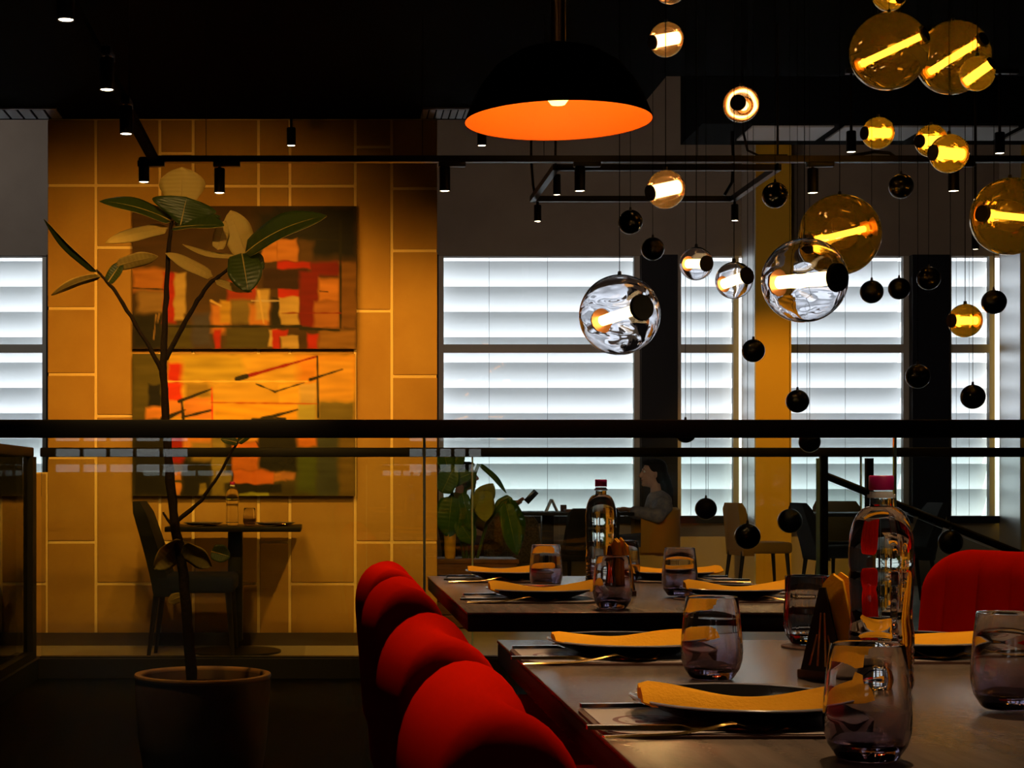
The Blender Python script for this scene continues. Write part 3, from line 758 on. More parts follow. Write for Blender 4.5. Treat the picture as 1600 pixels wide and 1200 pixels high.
# ------------------------------------------------------------------ tracks and spots
YK = 8.0; ZK = WZ(249, YK); XK = -.83
tr = thing('light_track', 'long black ceiling track running across the room above the railings', 'light track', (2, YK, ZK))
def tp_(n, mb, m='black_metal'): o = mb.build(n, m, tr, smooth=30); o.location = -tr.location; return o
tp_('rail', MB().span((XK-.02, YK-.02, ZK-.015), (4.6, YK+.02, ZK+.015)))
for px in (322, 660, 850, 1090): x = WX(px, YK); tp_('hanger_wire', MB().cone((x, YK, ZK), (x, YK, ZC), .0018, n=6))
tr2 = thing('light_track', 'black ceiling track running towards the viewer at the left', 'light track', (XK, 5.5, ZK))
o = MB().span((XK-.022, 1.5, ZK-.015), (XK+.022, YK-.02, ZK+.015)).build('rail', 'black_paint', tr2, smooth=0); o.location = -tr2.location
for y in (3, 5, 7): o = MB().cone((XK, y, ZK), (XK, y, ZC), .002, n=6).build('hanger_wire', 'black_metal', tr2); o.location = -tr2.location
# rectangular track frame
tr3 = thing('light_track', 'rectangular black track frame hanging before the window wall', 'light track', (1.64, 8.6, 2.52))
za = WZ(262, 8.15); YA, YBk = 8.15, 9.05
xa, xb = WX(868, YA), WX(1215, YA); L = tr3.location
for mb in (MB().span((xa, YA-.015, za-.015), (xb, YA+.015, za+.015)), MB().span((xa, YBk-.015, za-.015), (xb, YBk+.015, za+.015)),
           MB().span((xa-.015, YA-.015, za-.015), (xa+.015, YBk+.015, za+.015)), MB().span((xb-.015, YA-.015, za-.015), (xb+.015, YBk+.015, za+.015))):
    o = mb.build('rail', 'black_metal', tr3, smooth=0); o.location = -L
for x in (xa, xb):
    o = MB().cone((x, YA, za), (x, YA, ZC), .006, n=8).build('drop_rod', 'black_metal', tr3); o.location = -L
def track_spot(label, px, pyb, y, length=.115, r=.026, target=None, power=0, angle=70, top=None, col=WARM, stem_to=None, adaptor=True, bl=.7, along_y=False):
    b = W(px, pyb, y)
    s = thing('track_spot', label, 'spotlight', b, 0, 'black cylinder spotlights')
    MB().lathe([(r*.8, .004), (r, 0), (r, length), (r*.9, length+.004), (0, length+.004)], 24).build('body', 'black_metal', s)
    MB().lathe([(0, .003), (r*.88, .003), (r*.88, .008), (0, .008)], 24).build('lens', 'spot_lens', s)
    z1 = (stem_to if stem_to else top)-b.z
    MB().cone((0,0,length), (0,0,z1), .008, n=8).build('stem', 'black_metal', s)
    if adaptor: MB().box((0 if along_y else .035, .035 if along_y else 0, z1-.022), (.13, .034, .028) if not along_y else (.034, .13, .028), bevel=.003).build('adaptor', 'black_metal', s)
    if power: spot('spot_beam', b+Vector((0,0,-.012)), target or (b+Vector((0,0,-1))), power, angle, bl, col, .02, s)
    return s
wall = lambda px, py: W(px, py, YT)
track_spot('black track spot at the track corner above the fig plant', 225, 285, YK, top=ZK, power=110, target=wall(120, 610), angle=76, bl=1.0)
track_spot('black track spot just right of the topmost fig leaf', 343, 302, YK, top=ZK, power=125, target=wall(330, 540), angle=80, bl=1.0)
track_spot('black track spot at the edge of the tiled wall, over the window frame', 695, 299, YK, top=ZK, power=140, target=wall(610, 690), angle=74, bl=1.0)
track_spot('black track spot right of the dome lamp on the long track', 906, 299, YK, top=ZK, power=14, angle=70)
track_spot('black track spot above the mustard pillar', 1270, 302, YK, top=ZK, power=40)
track_spot('black track spot under the overlapping small amber globes', 1490, 299, YK, top=ZK, power=14, angle=70)
track_spot('black ceiling spot above the painting', 455, 228, 9.55, length=.10, top=ZC, adaptor=False, power=32, target=wall(440, 720), angle=115, bl=1.0)
track_spot('black ceiling spot below the rim of the dome lamp', 753, 228, 9.55, length=.10, top=ZC, adaptor=False, power=24, target=wall(640, 880), angle=85, bl=1.0)
track_spot('black ceiling spot left of the single small amber globe', 1330, 238, 9.0, length=.11, top=ZC, adaptor=True, power=10)
track_spot('black ceiling spot nearest the upper right corner', 1562, 240, 9.0, length=.11, top=ZC, adaptor=True, power=10)
track_spot('black spot at the far left corner of the track frame', 840, 346, YBk, length=.085, r=.02, top=za, adaptor=False, power=150, target=(3.2, YB, 3.8), angle=72, bl=1.0, col=(1,.72,.5))
track_spot('black spot at the far right corner of the track frame', 1148, 345, YBk, length=.085, r=.02, top=za, adaptor=False, power=95, target=(4.6, YB, 3.8), angle=90, bl=1.0, col=(1,.72,.5))
track_spot('black spot at the near left corner of the track frame', 870, 305, YA+.25, length=.10, r=.02, top=za, adaptor=False, power=8)
track_spot('black spot low on the right before the narrowest blind', 1524, 390, 9.0, length=.085, r=.02, top=ZC, adaptor=False, power=8)
for (px, py, y, lab, pw, tg) in [(197, 210, 6.68, 'black track spot on the left track, farthest of three', 65, W(170, 1010, 9.9)), (167, 141, 5.92, 'black track spot on the left track, middle of three', 70, W(480, 1015, 9.9)), (103, 32, 5.05, 'brightest black track spot on the left track, nearest the viewer', 25, None)]:
    track_spot(lab, px, py, y, length=.11, top=ZK, adaptor=True, power=pw, target=tg, along_y=True)
# spots added out of view to light chairs, tables, fig, pillar and left wall
over = [  # x, y, z, power, cone, aim, label
 (.16, 1.98, 2.75, 60, 22, (.13, 1.66, .8), 'over the nearest red chair'), (.16, 2.62, 2.75, 60, 22, (.13, 2.34, .8), 'over the second red chair'),
 (.16, 3.62, 2.75, 60, 22, (.13, 3.35, .8), 'over the third red chair'), (.16, 4.28, 2.75, 60, 22, (.13, 4.04, .8), 'over the farthest red chair'),
 (.85, 2.45, 2.75, 85, 48, (.72, 2.0, .75), 'over the near table'), (.85, 4.25, 2.75, 85, 44, (.68, 3.85, .75), 'over the far table'), (1.25, 3.0, 2.75, 50, 40, (1.35, 3.35, .8), 'over the tufted chair'),
 (-.45, 2.5, 2.75, 150, 24, (-.46, 5.4, 1.80), 'aimed at the fig leaves'), (-.45, 3.1, 2.75, 70, 24, (-.42, 5.4, .7), 'aimed at the fig trunk'),
 (.95, .85, 2.7, 45, 22, (.68, 2.15, .8), 'over the front end of the near table'),
 (4.25, 13.2, 4.5, 520, 34, (4.2, 15.66, 1.25), 'behind the duct, lighting the mustard pillar'),
 (-3.7, 13.2, 4.6, 110, 90, (-3.2, 16.2, 4.0), 'beside the far left window')]
for (x, y, z, pw, an, tg, where) in over:
    b = Vector((x, y, z)); s = thing('track_spot', 'added black ceiling spot ' + where + ', outside the picture', 'spotlight', b, 0, 'added spots outside the picture')
    zc = ZC if y < 10 else ZC2
    MB().lathe([(.019, .004), (.0235, 0), (.0235, .115), (0, .119)], 20).build('body', 'black_metal', s)
    MB().lathe([(0, .003), (.02, .003), (.02, .008), (0, .008)], 20).build('lens', 'spot_lens', s)
    MB().cone((0,0,.115), (0,0,zc-z), .008, n=8).build('stem', 'black_metal', s)
    spot('spot_beam', b+Vector((0,0,-.012)), tg, pw, an, .8, WARM if 'pillar' in where else (1,.90,.78) if y > 10 else ((1,.58,.18) if 'fig' in where else (1,.66,.34)), .03, s)

# ducts, vents and cables
dk = thing('ceiling_duct', 'black duct box hanging before the upper window wall', 'duct', (6, 11.4, 3.4))
yd = 11.15; z0 = WZ(193, yd); xd = WX(1098, yd)
for n, mb, m in [('box', MB().span((xd, yd, z0), (X1, yd+.7, ZC2)), 'black_paint')] + [('vent_grille', MB().span((xd+.35+.62*k, yd+.06, z0-.012), (xd+.35+.62*k+.55, yd+.5, z0-.001)), 'vent_grey') for k in range(4)]:
    o = mb.build(n, m, dk, smooth=0); o.location = -dk.location
for lab, px0, px1 in [('grey slatted air vent in the black ceiling at the left', -60, 88), ('grey slatted air vent in the black ceiling beside the dome lamp', 660, 740)]:
    yv = 9.95; a, b = WX(px0, yv), WX(px1, yv)
    v = thing('air_vent', lab, 'vent', ((a+b)/2, yv, ZC)); L = v.location
    o = MB().span((a, yv, ZC-.012), (b, yv+.02, ZC)).build('frame', 'vent_grey', v, smooth=0); o.location = -L
    n = 7
    for k in range(n):
        x = a+(b-a)*(k+.5)/n; o = MB().box((x, yv+.16, ZC-.006), ((b-a)/n*.8, .24, .006)).build('slat', 'vent_grey', v, smooth=0); o.location = -L
def cable(label, pts, r=.008):
    P_ = [W(*p) for p in pts]; c0 = P_[0].copy()
    o = MB().tube([p-c0 for p in P_], r, 8).build('power_cable', 'black_metal', None, loc=c0); tag(o, label, 'cable', 'power cables')
cable('black cable bending down to the track left of the dome lamp', [(830, 205, 9.0), (830, 250, 9.0), (833, 290, 9.0), (838, 312, 9.0)], .007)
cable('black cable curving from the duct behind the small warm globe', [(1160, 106, 9.05), (1161, 205, 9.05), (1168, 235, 9.05), (1185, 243, 9.05), (1230, 243, 9.05)], .007)
cable('thicker black cable hanging from the duct to the track frame', [(1144, 205, 9.1), (1146, 250, 9.1), (1144, 285, 9.1), (1132, 305, 9.1)], .009)
cable('black cable looping over the long track near the small amber globe', [(1300, 251, 8.0), (1330, 244, 8.0), (1365, 237, 8.0), (1390, 239, 8.0), (1405, 250, 8.0)], .008)

# ------------------------------------------------------------------ paintings
def painting(label, x0, x1, y0, y1, bgcol, patches, strokes, seed, gain=1.0):
    Y = YT-.07; a, b = WX(x0, Y), WX(x1, Y); z1, z0 = WZ(y0, Y), WZ(y1, Y)
    t = thing('abstract_painting', label, 'painting', ((a+b)/2, YT-.02, z0), 0, 'abstract paintings')
    L = t.location
    o = MB().span((a, Y+.003, z0), (b, YT-.021, z1)).build('stretcher', 'dark_leg', t, smooth=0); o.location = -L
    NX, NZ = 220, int(220*(y1-y0)/(x1-x0))
    vs_, cs, fs = [], [], []
    for j in range(NZ+1):
        for i in range(NX+1):
            px = x0+(x1-x0)*i/NX; py = y0+(y1-y0)*j/NZ
            n1 = mnoise.noise(Vector((px*.06, py*.06, seed)))*5; n2 = mnoise.noise(Vector((px*.06, py*.06, seed+9)))*5
            qx, qy = px+n1*.7, py+n2*.7
            c = Vector(bgcol)*.55*(1+.35*mnoise.noise(Vector((px*.03, py*.05, seed+3))))
            h = 0
            for (rx0, ry0, rx1, ry1, col, soft) in patches:
                f = min((qx-rx0)/soft, (rx1-qx)/soft, (qy-ry0)/soft, (ry1-qy)/soft)
                f = max(0., min(1., f+.5))
                if f > 0:
                    cc = Vector(col)*.8*(1+.28*mnoise.noise(Vector((px*.02, py*.12, seed+rx0))))
                    c = c.lerp(cc, f); h = .4+.6*f
            for (sx0, sy0, sx1, sy1, w0, w1, col) in strokes:
                d = Vector((sx1-sx0, sy1-sy0)); L2 = d.length_squared
                u = max(0, min(1, ((px-sx0)*d.x+(py-sy0)*d.y)/L2))
                w = w0+(w1-w0)*u; dist = math.hypot(px-sx0-d.x*u, py-sy0-d.y*u)+n1*.25
                f = max(0., min(1., (w-dist)/1.5+.5)); c = c.lerp(Vector(col), f)
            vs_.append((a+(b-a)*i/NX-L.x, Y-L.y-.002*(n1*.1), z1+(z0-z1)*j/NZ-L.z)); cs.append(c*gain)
    for j in range(NZ):
        for i in range(NX):
            k = j*(NX+1)+i; fs.append((k, k+NX+1, k+NX+2, k+1))
    me = bpy.data.meshes.new('canvas'); me.from_pydata(vs_, [], fs)
    at = me.color_attributes.new('paint', 'FLOAT_COLOR', 'POINT')
    for i, c in enumerate(cs): at.data[i].color = (max(0, c[0]), max(0, c[1]), max(0, c[2]), 1)
    m = bpy.data.materials.get('oil_paint')
    if not m:
        m = bpy.data.materials.new('oil_paint'); m.use_nodes = True; nt = m.node_tree
        n = nt.nodes.new('ShaderNodeAttribute'); n.attribute_name = 'paint'
        nt.links.new(n.outputs['Color'], nt.nodes['Principled BSDF'].inputs['Base Color']); nt.nodes['Principled BSDF'].inputs['Roughness'].default_value = .6; nt.nodes['Principled BSDF'].inputs['Specular IOR Level'].default_value = .15
    me.materials.append(m)
    for p in me.polygons: p.use_smooth = True
    o = bpy.data.objects.new('canvas', me); COL.objects.link(o); o.parent = t
    return t
RD=(.75,.03,.01); DR=(.30,.012,.008); OR=(.85,.32,.06); CR=(.80,.55,.18); YE=(.80,.48,.06); DK=(.02,.018,.012); BR_=(.14,.07,.025); OL=(.12,.10,.025); BL=(.10,.09,.14); NV=(.012,.012,.016); GR=(.10,.13,.02)
painting('upper abstract painting with red strokes on dark brown, hung on the tiled wall', 207, 557, 322, 545, (.15,.075,.025), [
  (207,322,262,420,BR_,6),(430,322,557,402,NV,14),(400,330,490,400,DK,18),(207,420,262,455,OR,8),(215,455,258,490,(.5,.3,.1),8),(207,490,255,545,DK,10),
  (255,425,275,505,RD,5),(273,425,290,490,CR,4),(273,485,288,500,CR,4),(262,505,300,545,OL,8),(295,480,345,510,BR_,8),(300,490,330,540,BL,10),(330,475,360,520,OR,8),
  (345,470,360,505,YE,5),(335,515,345,545,RD,4),(355,440,400,470,(.6,.06,.02),6),(360,468,395,505,(.30,.22,.06),7),(390,475,420,510,OR,6),(352,510,420,545,OL,8),
  (410,373,433,408,OR,3),(433,373,466,408,OR,3),(466,376,490,410,BR_,8),(433,409,486,420,RD,4),(486,409,535,430,DR,6),(410,420,480,452,(.05,.018,.012),5),
  (400,452,420,500,CR,5),(435,452,468,466,RD,3),(436,464,468,490,CR,3),(437,490,467,508,CR,4),(425,466,437,508,DK,3),(468,425,498,512,DR,6),(498,435,532,470,OR,6),
  (490,470,535,512,(.6,.22,.05),6),(530,410,557,512,(.30,.13,.03),6),(420,515,432,542,CR,3),(425,515,450,525,RD,3),(426,520,436,545,RD,3),(438,524,466,545,CR,3),
  (480,522,498,545,RD,5),(498,516,557,545,(.45,.22,.05),6)],
 [(262,510,470,510,1.5,2,DK),(470,513,530,516,3,1.5,DK),(207,450,255,452,1,1,DK),(532,345,532,512,2,1.5,DK),(393,470,436,470,1,1,(.7,.6,.45)),(404,455,412,505,1.5,1,CR),
  (466,372,530,376,1.2,1.2,DK),(440,489,532,489,.7,.7,DR),(330,470,345,478,2,2,CR),(244,492,240,530,.7,.7,(.5,.3,.1)),(249,490,246,505,.7,.7,(.5,.3,.1)),(500,455,512,456,1.2,.7,DK)], 1.0, .62)
painting('lower abstract painting glowing orange and yellow, hung below the dark one', 207, 555, 553, 775, (.13,.10,.03), [
  (207,553,262,655,OL,8),(232,600,251,636,NV,4),(228,636,255,655,OR,5),(262,553,555,660,(.85,.50,.05),8),(262,568,286,600,RD,6),(260,598,284,632,(.9,.05,.01),5),(262,626,284,650,OR,4),
  (285,555,400,596,(.62,.44,.05),12),(380,555,470,600,YE,14),(465,555,555,600,(.85,.34,.03),14),(290,598,340,622,(.40,.26,.04),8),(288,622,330,655,OR,4),(330,598,435,628,YE,12),
  (335,628,470,655,(.95,.50,.03),8),(436,600,467,630,(.95,.55,.06),4),(468,600,496,630,CR,5),(465,630,495,660,(.5,.45,.1),6),(496,625,555,680,(.20,.16,.04),10),(496,560,553,625,(.85,.45,.06),10),
  (207,660,262,775,DK,10),(262,670,288,725,(.45,.02,.01),5),(286,672,330,700,OR,6),(300,690,330,725,(.40,.26,.06),6),(330,700,350,775,(.30,.22,.05),4),(355,672,405,775,(.02,.018,.01),8),
  (270,738,283,750,OR,2),(270,754,283,775,OR,2),(285,720,330,775,DK,8),(332,684,352,735,(.35,.26,.07),3),(332,738,360,755,(.32,.24,.06),3),(312,756,322,772,(.35,.25,.05),3),
  (352,676,405,690,(.9,.42,.06),5),(362,690,405,735,(.75,.20,.03),5),(405,712,420,735,OR,4),(364,735,428,756,(.85,.20,.03),3),(428,737,446,752,(.75,.30,.08),4),(440,738,460,750,(.6,.24,.08),4),
  (370,757,440,770,DK,3),(372,770,420,775,(.4,.4,.06),2),(465,672,496,700,(.85,.25,.03),6),(464,700,496,770,GR,8),(496,660,530,775,(.07,.08,.06),6),(530,660,555,775,(.22,.14,.03),8),(405,660,464,735,DK,6)],
 [(280,627,330,608,2.5,1.5,DK),(370,592,495,557,3.5,1.2,DR),(370,592,385,588,4,4,DK),(496,557,497,652,1.2,1.8,DK),(485,593,535,577,2.5,1,DK),(430,612,475,598,1.8,1,DK),(400,600,430,612,.8,1.5,DK),
  (255,655,290,640,5,1,DK),(285,652,330,641,2.2,1.2,DK),(331,606,332,655,1,1,RD),(262,596,480,596,1.2,.8,(.9,.6,.15)),(330,629,495,631,1,1,(.5,.1,.01)),(410,655,465,640,4,1.2,DK),(396,657,445,655,4,3,DK),
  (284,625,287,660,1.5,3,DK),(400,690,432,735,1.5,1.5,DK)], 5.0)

# ------------------------------------------------------------------ fiddle leaf fig in its pot
YG = 5.42
pq = W(317, 1052, YG); pot_top = pq.z; pr = 107*YG/F
pt = thing('plant_pot', 'tall clay plant pot with rounded rim standing in the dark well', 'pot', (pq.x, YG, 0))
MB().lathe([(0,0),(pr*.78,0),(pr*.84,.03),(pr*.93,.16),(pr*.985,pot_top-.05),(pr*.985,pot_top-.012),(pr*.90,pot_top-.012),(pr*.88,.1),(0,.1)], 56).build('body', 'pot_clay', pt, smooth=50)
MB().lathe([(pr*.90,pot_top-.012),(pr*.985,pot_top-.014),(pr*1.0,pot_top-.006),(pr*.99,pot_top),(pr*.92,pot_top+.001),(pr*.895,pot_top-.006),(pr*.90,pot_top-.012)], 56).build('rim', 'pot_rim', pt, smooth=60)
MB().lathe([(0,pot_top-.03),(pr*.5,pot_top-.033),(pr*.885,pot_top-.045),(pr*.885,pot_top-.07),(0,pot_top-.07)], 40).build('soil', 'soil', pt)
fg = thing('fig_tree', 'fiddle leaf fig with bare branches and broad leaves in the clay pot', 'plant', (pq.x, YG, pot_top-.045)); L = fg.location
def fpart(n, mb, m): o = mb.build(n, m, fg, smooth=60); o.location = -L; return o
def branch(pts, r0, r1, name='branch'):
    P_ = [W(a, b, YG+(c[0] if c else 0)) for a, b, *c in pts]
    dense = []
    for i in range(len(P_)-1):
        for k in range(4): dense.append(P_[i].lerp(P_[i+1], k/4)+Vector((random.uniform(-1,1), random.uniform(-1,1), 0))*.0022)
    dense.append(P_[-1]); n = len(dense)
    fpart(name, MB().tube(dense, [(r0+(r1-r0)*i/(n-1))*random.uniform(.9,1.12) for i in range(n)], 10), 'bark')
branch([(300,1068),(296,1000),(287,900),(275,830),(268,770),(262,700),(257,620),(255,570)], .018, .012, 'trunk')
branch([(255,572),(257,500),(262,430),(264,380),(269,345)], .011, .006)
branch([(254,580),(232,540),(205,495),(180,455),(163,435),(150,422)], .008, .004)
branch([(258,562),(285,510),(308,470),(330,440),(352,425),(380,397)], .009, .004)
branch([(280,812),(315,782),(342,742),(362,705),(372,690)], .007, .003)
branch([(275,830),(262,812),(255,800)], .006, .003)
def leaf_mb(base, tip, hw, tow, bend=.15, fold=.15, wide=.62, wav=.05, tw=0.0):
    """base, tip: points; hw: half width in metres; tow: direction the upper face looks."""
    base = Vector(base); tip = Vector(tip); ax = (tip-base); Ln = ax.length; ax.normalize()
    tow = Vector(tow); nrm = (tow-ax*tow.dot(ax)).normalized(); side = ax.cross(nrm)
    bm = bmesh.new(); uvl = bm.loops.layers.uv.new('UVMap'); NU, NV = 14, 8; G = []
    for i in range(NU+1):
        u = i/NU
        w = hw*(math.sin(PI*u**wide)**.6 if 0 < u < 1 else 0)*(1-.14*math.sin(2*PI*u)) + (.0015 if u in (0, 1) else 0)
        row = []
        a = tw*u
        s2 = side*math.cos(a)+nrm*math.sin(a); n2 = nrm*math.cos(a)-side*math.sin(a)
        for j in range(NV+1):
            v = -1+2*j/NV
            p = base+ax*Ln*u+s2*w*v+n2*(-bend*Ln*(u*u)+bend*Ln*u*.9+fold*w*abs(v)+wav*hw*math.sin(9*u+3*v)*abs(v))
            row.append(bm.verts.new(p))
        G.append(row)
    for i in range(NU):
        for j in range(NV):
            f = bm.faces.new((G[i][j], G[i+1][j], G[i+1][j+1], G[i][j+1]))
            for lp, (uu, vv) in zip(f.loops, ((i,j),(i+1,j),(i+1,j+1),(i,j+1))): lp[uvl].uv = (uu/NU, abs(vv/NV-.5)*2)
    bm.normal_update()
    if sum((f.normal for f in bm.faces), Vector()).dot(nrm) < 0: bmesh.ops.reverse_faces(bm, faces=bm.faces)
    bm.verts.index_update()
    m_ = MB(); m_.bm.free(); m_.bm = bm
    return m_
def build_leaf(mb, name, m, parent, L):
    me = bpy.data.meshes.new(name); mb.bm.to_mesh(me); mb.bm.free()
    for p in me.polygons: p.use_smooth = True
    me.materials.append(MATS[m]); me.materials.append(MATS[m+'_under']); o = bpy.data.objects.new(name, me); COL.objects.link(o); o.parent = parent; o.location = -L
    md = o.modifiers.new('thick', 'SOLIDIFY'); md.thickness = .0014; md.offset = 0; md.material_offset = 1; md.material_offset_rim = 1
    return o
def midrib(b, t, tow, Ln_b, parent, L_, m):
    ax = (t-b); Ln = ax.length; axn = ax.normalized(); tow = Vector(tow); nrm = (tow-axn*tow.dot(axn)).normalized()
    pts = [b+ax*u+nrm*(-Ln_b*Ln*u*u+Ln_b*Ln*u*.9) for u in [i/10*.94 for i in range(11)]]
    o = MB().tube(pts, [.0028-.002*i/10 for i in range(11)], 6).build('midrib', m, parent, smooth=60)
    return o
def leaf(b, t, hwpx, tow, Y=YG, dy=0, dt=0, parent=None, L_=None, m='fig_leaf', **kw):
    o = build_leaf(leaf_mb(W(b[0], b[1], Y+dy), W(t[0], t[1], Y+dy+dt), hwpx*Y/F, tow, **kw), 'leaf', m, parent or fg, L_ if L_ is not None else L)
    mr = midrib(W(b[0], b[1], Y+dy), W(t[0], t[1], Y+dy+dt), tow, kw.get('bend', .15), o, L, m+'_under')
    return o
UP=(0,-.3,1); CAM=(0,-1,.1); AWAY=(0,1,.1)
leaf((284,326),(284,261),35,AWAY,dy=.03,bend=.05,wide=1.0)
leaf((282,352),(292,308),46,(0,-1,.25),dy=-.03,bend=.05,fold=.12,wide=1.5)
leaf((268,346),(156,312),20,(0,-.9,.9),dy=0,dt=-.05,bend=.28)
leaf((262,356),(164,378),15,(0,.9,-.6),dt=-.04,bend=-.22)
leaf((152,425),(68,343),10,(-.5,-.6,-.6),bend=.12,fold=.5)
leaf((157,432),(80,460),10,(0,.6,.8),bend=.25,fold=.3)
leaf((168,442),(192,408),11,(0,-1,.2),bend=.1)
leaf((182,416),(247,400),13,(0,.8,.5),bend=.2,dt=-.03)
leaf((272,356),(350,352),27,(0,-.8,1),dy=-.02,dt=-.08,bend=.1,fold=.3)
leaf((272,350),(345,338),12,(0,-1,.6),dy=.02,bend=.1)
leaf((385,398),(360,329),26,(-.3,1,.2),dy=.01,bend=.1)
leaf((340,390),(352,345),13,(-.3,1,.2),dy=-.02,bend=.1)
leaf((383,396),(508,334),30,(0,-.9,.8),dy=-.02,dt=-.08,bend=.35,fold=.2)
leaf((332,432),(259,395),14,(0,.9,-.7),dt=-.04,bend=-.15)
leaf((378,396),(388,456),29,(0,-1,.45),dy=-.03,dt=-.05,bend=.25)
leaf((384,398),(412,420),16,(.5,-1,.2),dy=-.02,bend=.2)
leaf((336,438),(394,456),9,(0,.8,-.6),bend=.1)
leaf((374,400),(285,384),9,(0,.6,-.8),bend=.25)
leaf((372,692),(345,686),8,(0,-1,.5)); leaf((372,692),(398,672),8,(0,-1,.5))
leaf((287,845),(240,888),24,(0,.7,.8),bend=.2,fold=-.3); leaf((287,852),(332,884),24,(0,.7,.8),bend=.2,fold=-.3,dy=-.03)
leaf((330,862),(360,870),16,(0,-1,.4),dy=-.02); leaf((285,932),(262,940),10,(0,1,.3)); 

# ------------------------------------------------------------------ table, chair and tableware at the tiled wall
YW = 9.85
wt_ = thing('cafe_table', 'small dark table under the paintings against the tiled wall', 'table', (WX(368, YW), YW, 0)); 
hw_ = 103*YW/F
MB().box((0, 0, .735), (hw_*2, .62, .030), bevel=.004).build('tabletop', 'table_edge', wt_)
MB().box((0, 0, .40), (.085, .085, .66), bevel=.004).build('pedestal', 'black_metal', wt_)
MB().lathe([(0,0),(.27,0),(.27,.012),(.06,.03),(0,.03)], 32).build('base', 'black_metal', wt_)
wx0 = WX(368, YW)
bottle('water_bottle', 'clear water bottle on the small table under the paintings', (WX(363, YW-.1), YW-.1, .7502))
g = inst('tumbler', TUM, None, (WX(390, YW-.1), YW-.1, .7502)); tag(g, 'tumbler beside the bottle on the small wall table', 'glass', 'stemless tumblers')
for px, lab in ((318, 'black plate left of the bottle on the small wall table'), (430, 'black plate right of the bottle on the small wall table')):
    plate((WX(px, YW-.12), YW-.12, .7502), lab)
    q = inst('fork', FORK, None, (WX(px, YW-.24), YW-.26, .7502)); tag(q, 'gold fork before the ' + lab, 'fork', 'gold forks')
def side_chair(label, loc, rz, m='black_fabric', back_h=.90, w=.46, grp='upholstered side chairs', legm='dark_leg', m2=None, lean=.14):
    c = thing('side_chair', label, 'chair', loc, rz, grp)     # faces +x
    MB().box((.25, 0, .43), (.46, w, .10), bevel=.03, seg=3).build('seat', m, c, smooth=50)
    rings = []
    for i in range(9):
        u = i/8; z = .36+(back_h-.36)*u; x = .06-lean*u**1.2; ww = w/2*(1-.10*u-(.12 if i == 8 else 0)); t = .035 if i < 8 else .02
        if i == 8: z -= .004
        rings.append([(x+t+.03*(1-u), -ww, z), (x+t+.03*(1-u), ww, z), (x-t, ww, z), (x-t, -ww, z)])
    MB().loft(rings).build('backrest', m2 or m, c, smooth=50)
    for x, y in ((.04, -w/2+.05), (.04, w/2-.05), (.44, -w/2+.05), (.44, w/2-.05)):
        MB().cone((x+(-.05 if x < .2 else .03), y*1.08, 0), (x, y, .40), .011, .019, n=10).build('leg', legm, c)
    return c
side_chair('black upholstered chair at the small table under the paintings', (WX(240, 9.6), 9.6, 0), 0, w=.48)

# ------------------------------------------------------------------ people and furniture by the windows
YQ = 14.6
def blob(name, parts, m, parent, L, voxel=.010):
    """tapered limbs fused into one continuous surface"""
    mb = MB()
    for p in parts:
        if p[0] == 'e': mb.ball(p[1], 1.0, 20, 14, sc=p[2], rot=(Matrix.Rotation(p[3], 3, p[4] if len(p) > 4 else 'Y') if len(p) > 3 else None))
        else:
            pts = p[1]; rr = p[2]
            for (a, b, ra, rb) in zip(pts, pts[1:], rr, rr[1:]):
                mb.cone(a, b, ra, rb, n=14)
            for a, ra in zip(pts, rr): mb.ball(a, ra, 14, 10)
    o = mb.build(name, m, parent, smooth=180); o.location = -L
    md = o.modifiers.new('fuse', 'REMESH'); md.mode = 'VOXEL'; md.voxel_size = voxel; md.use_smooth_shade = True
    sm = o.modifiers.new('soften', 'SMOOTH'); sm.factor = .5; sm.iterations = 3
    return o
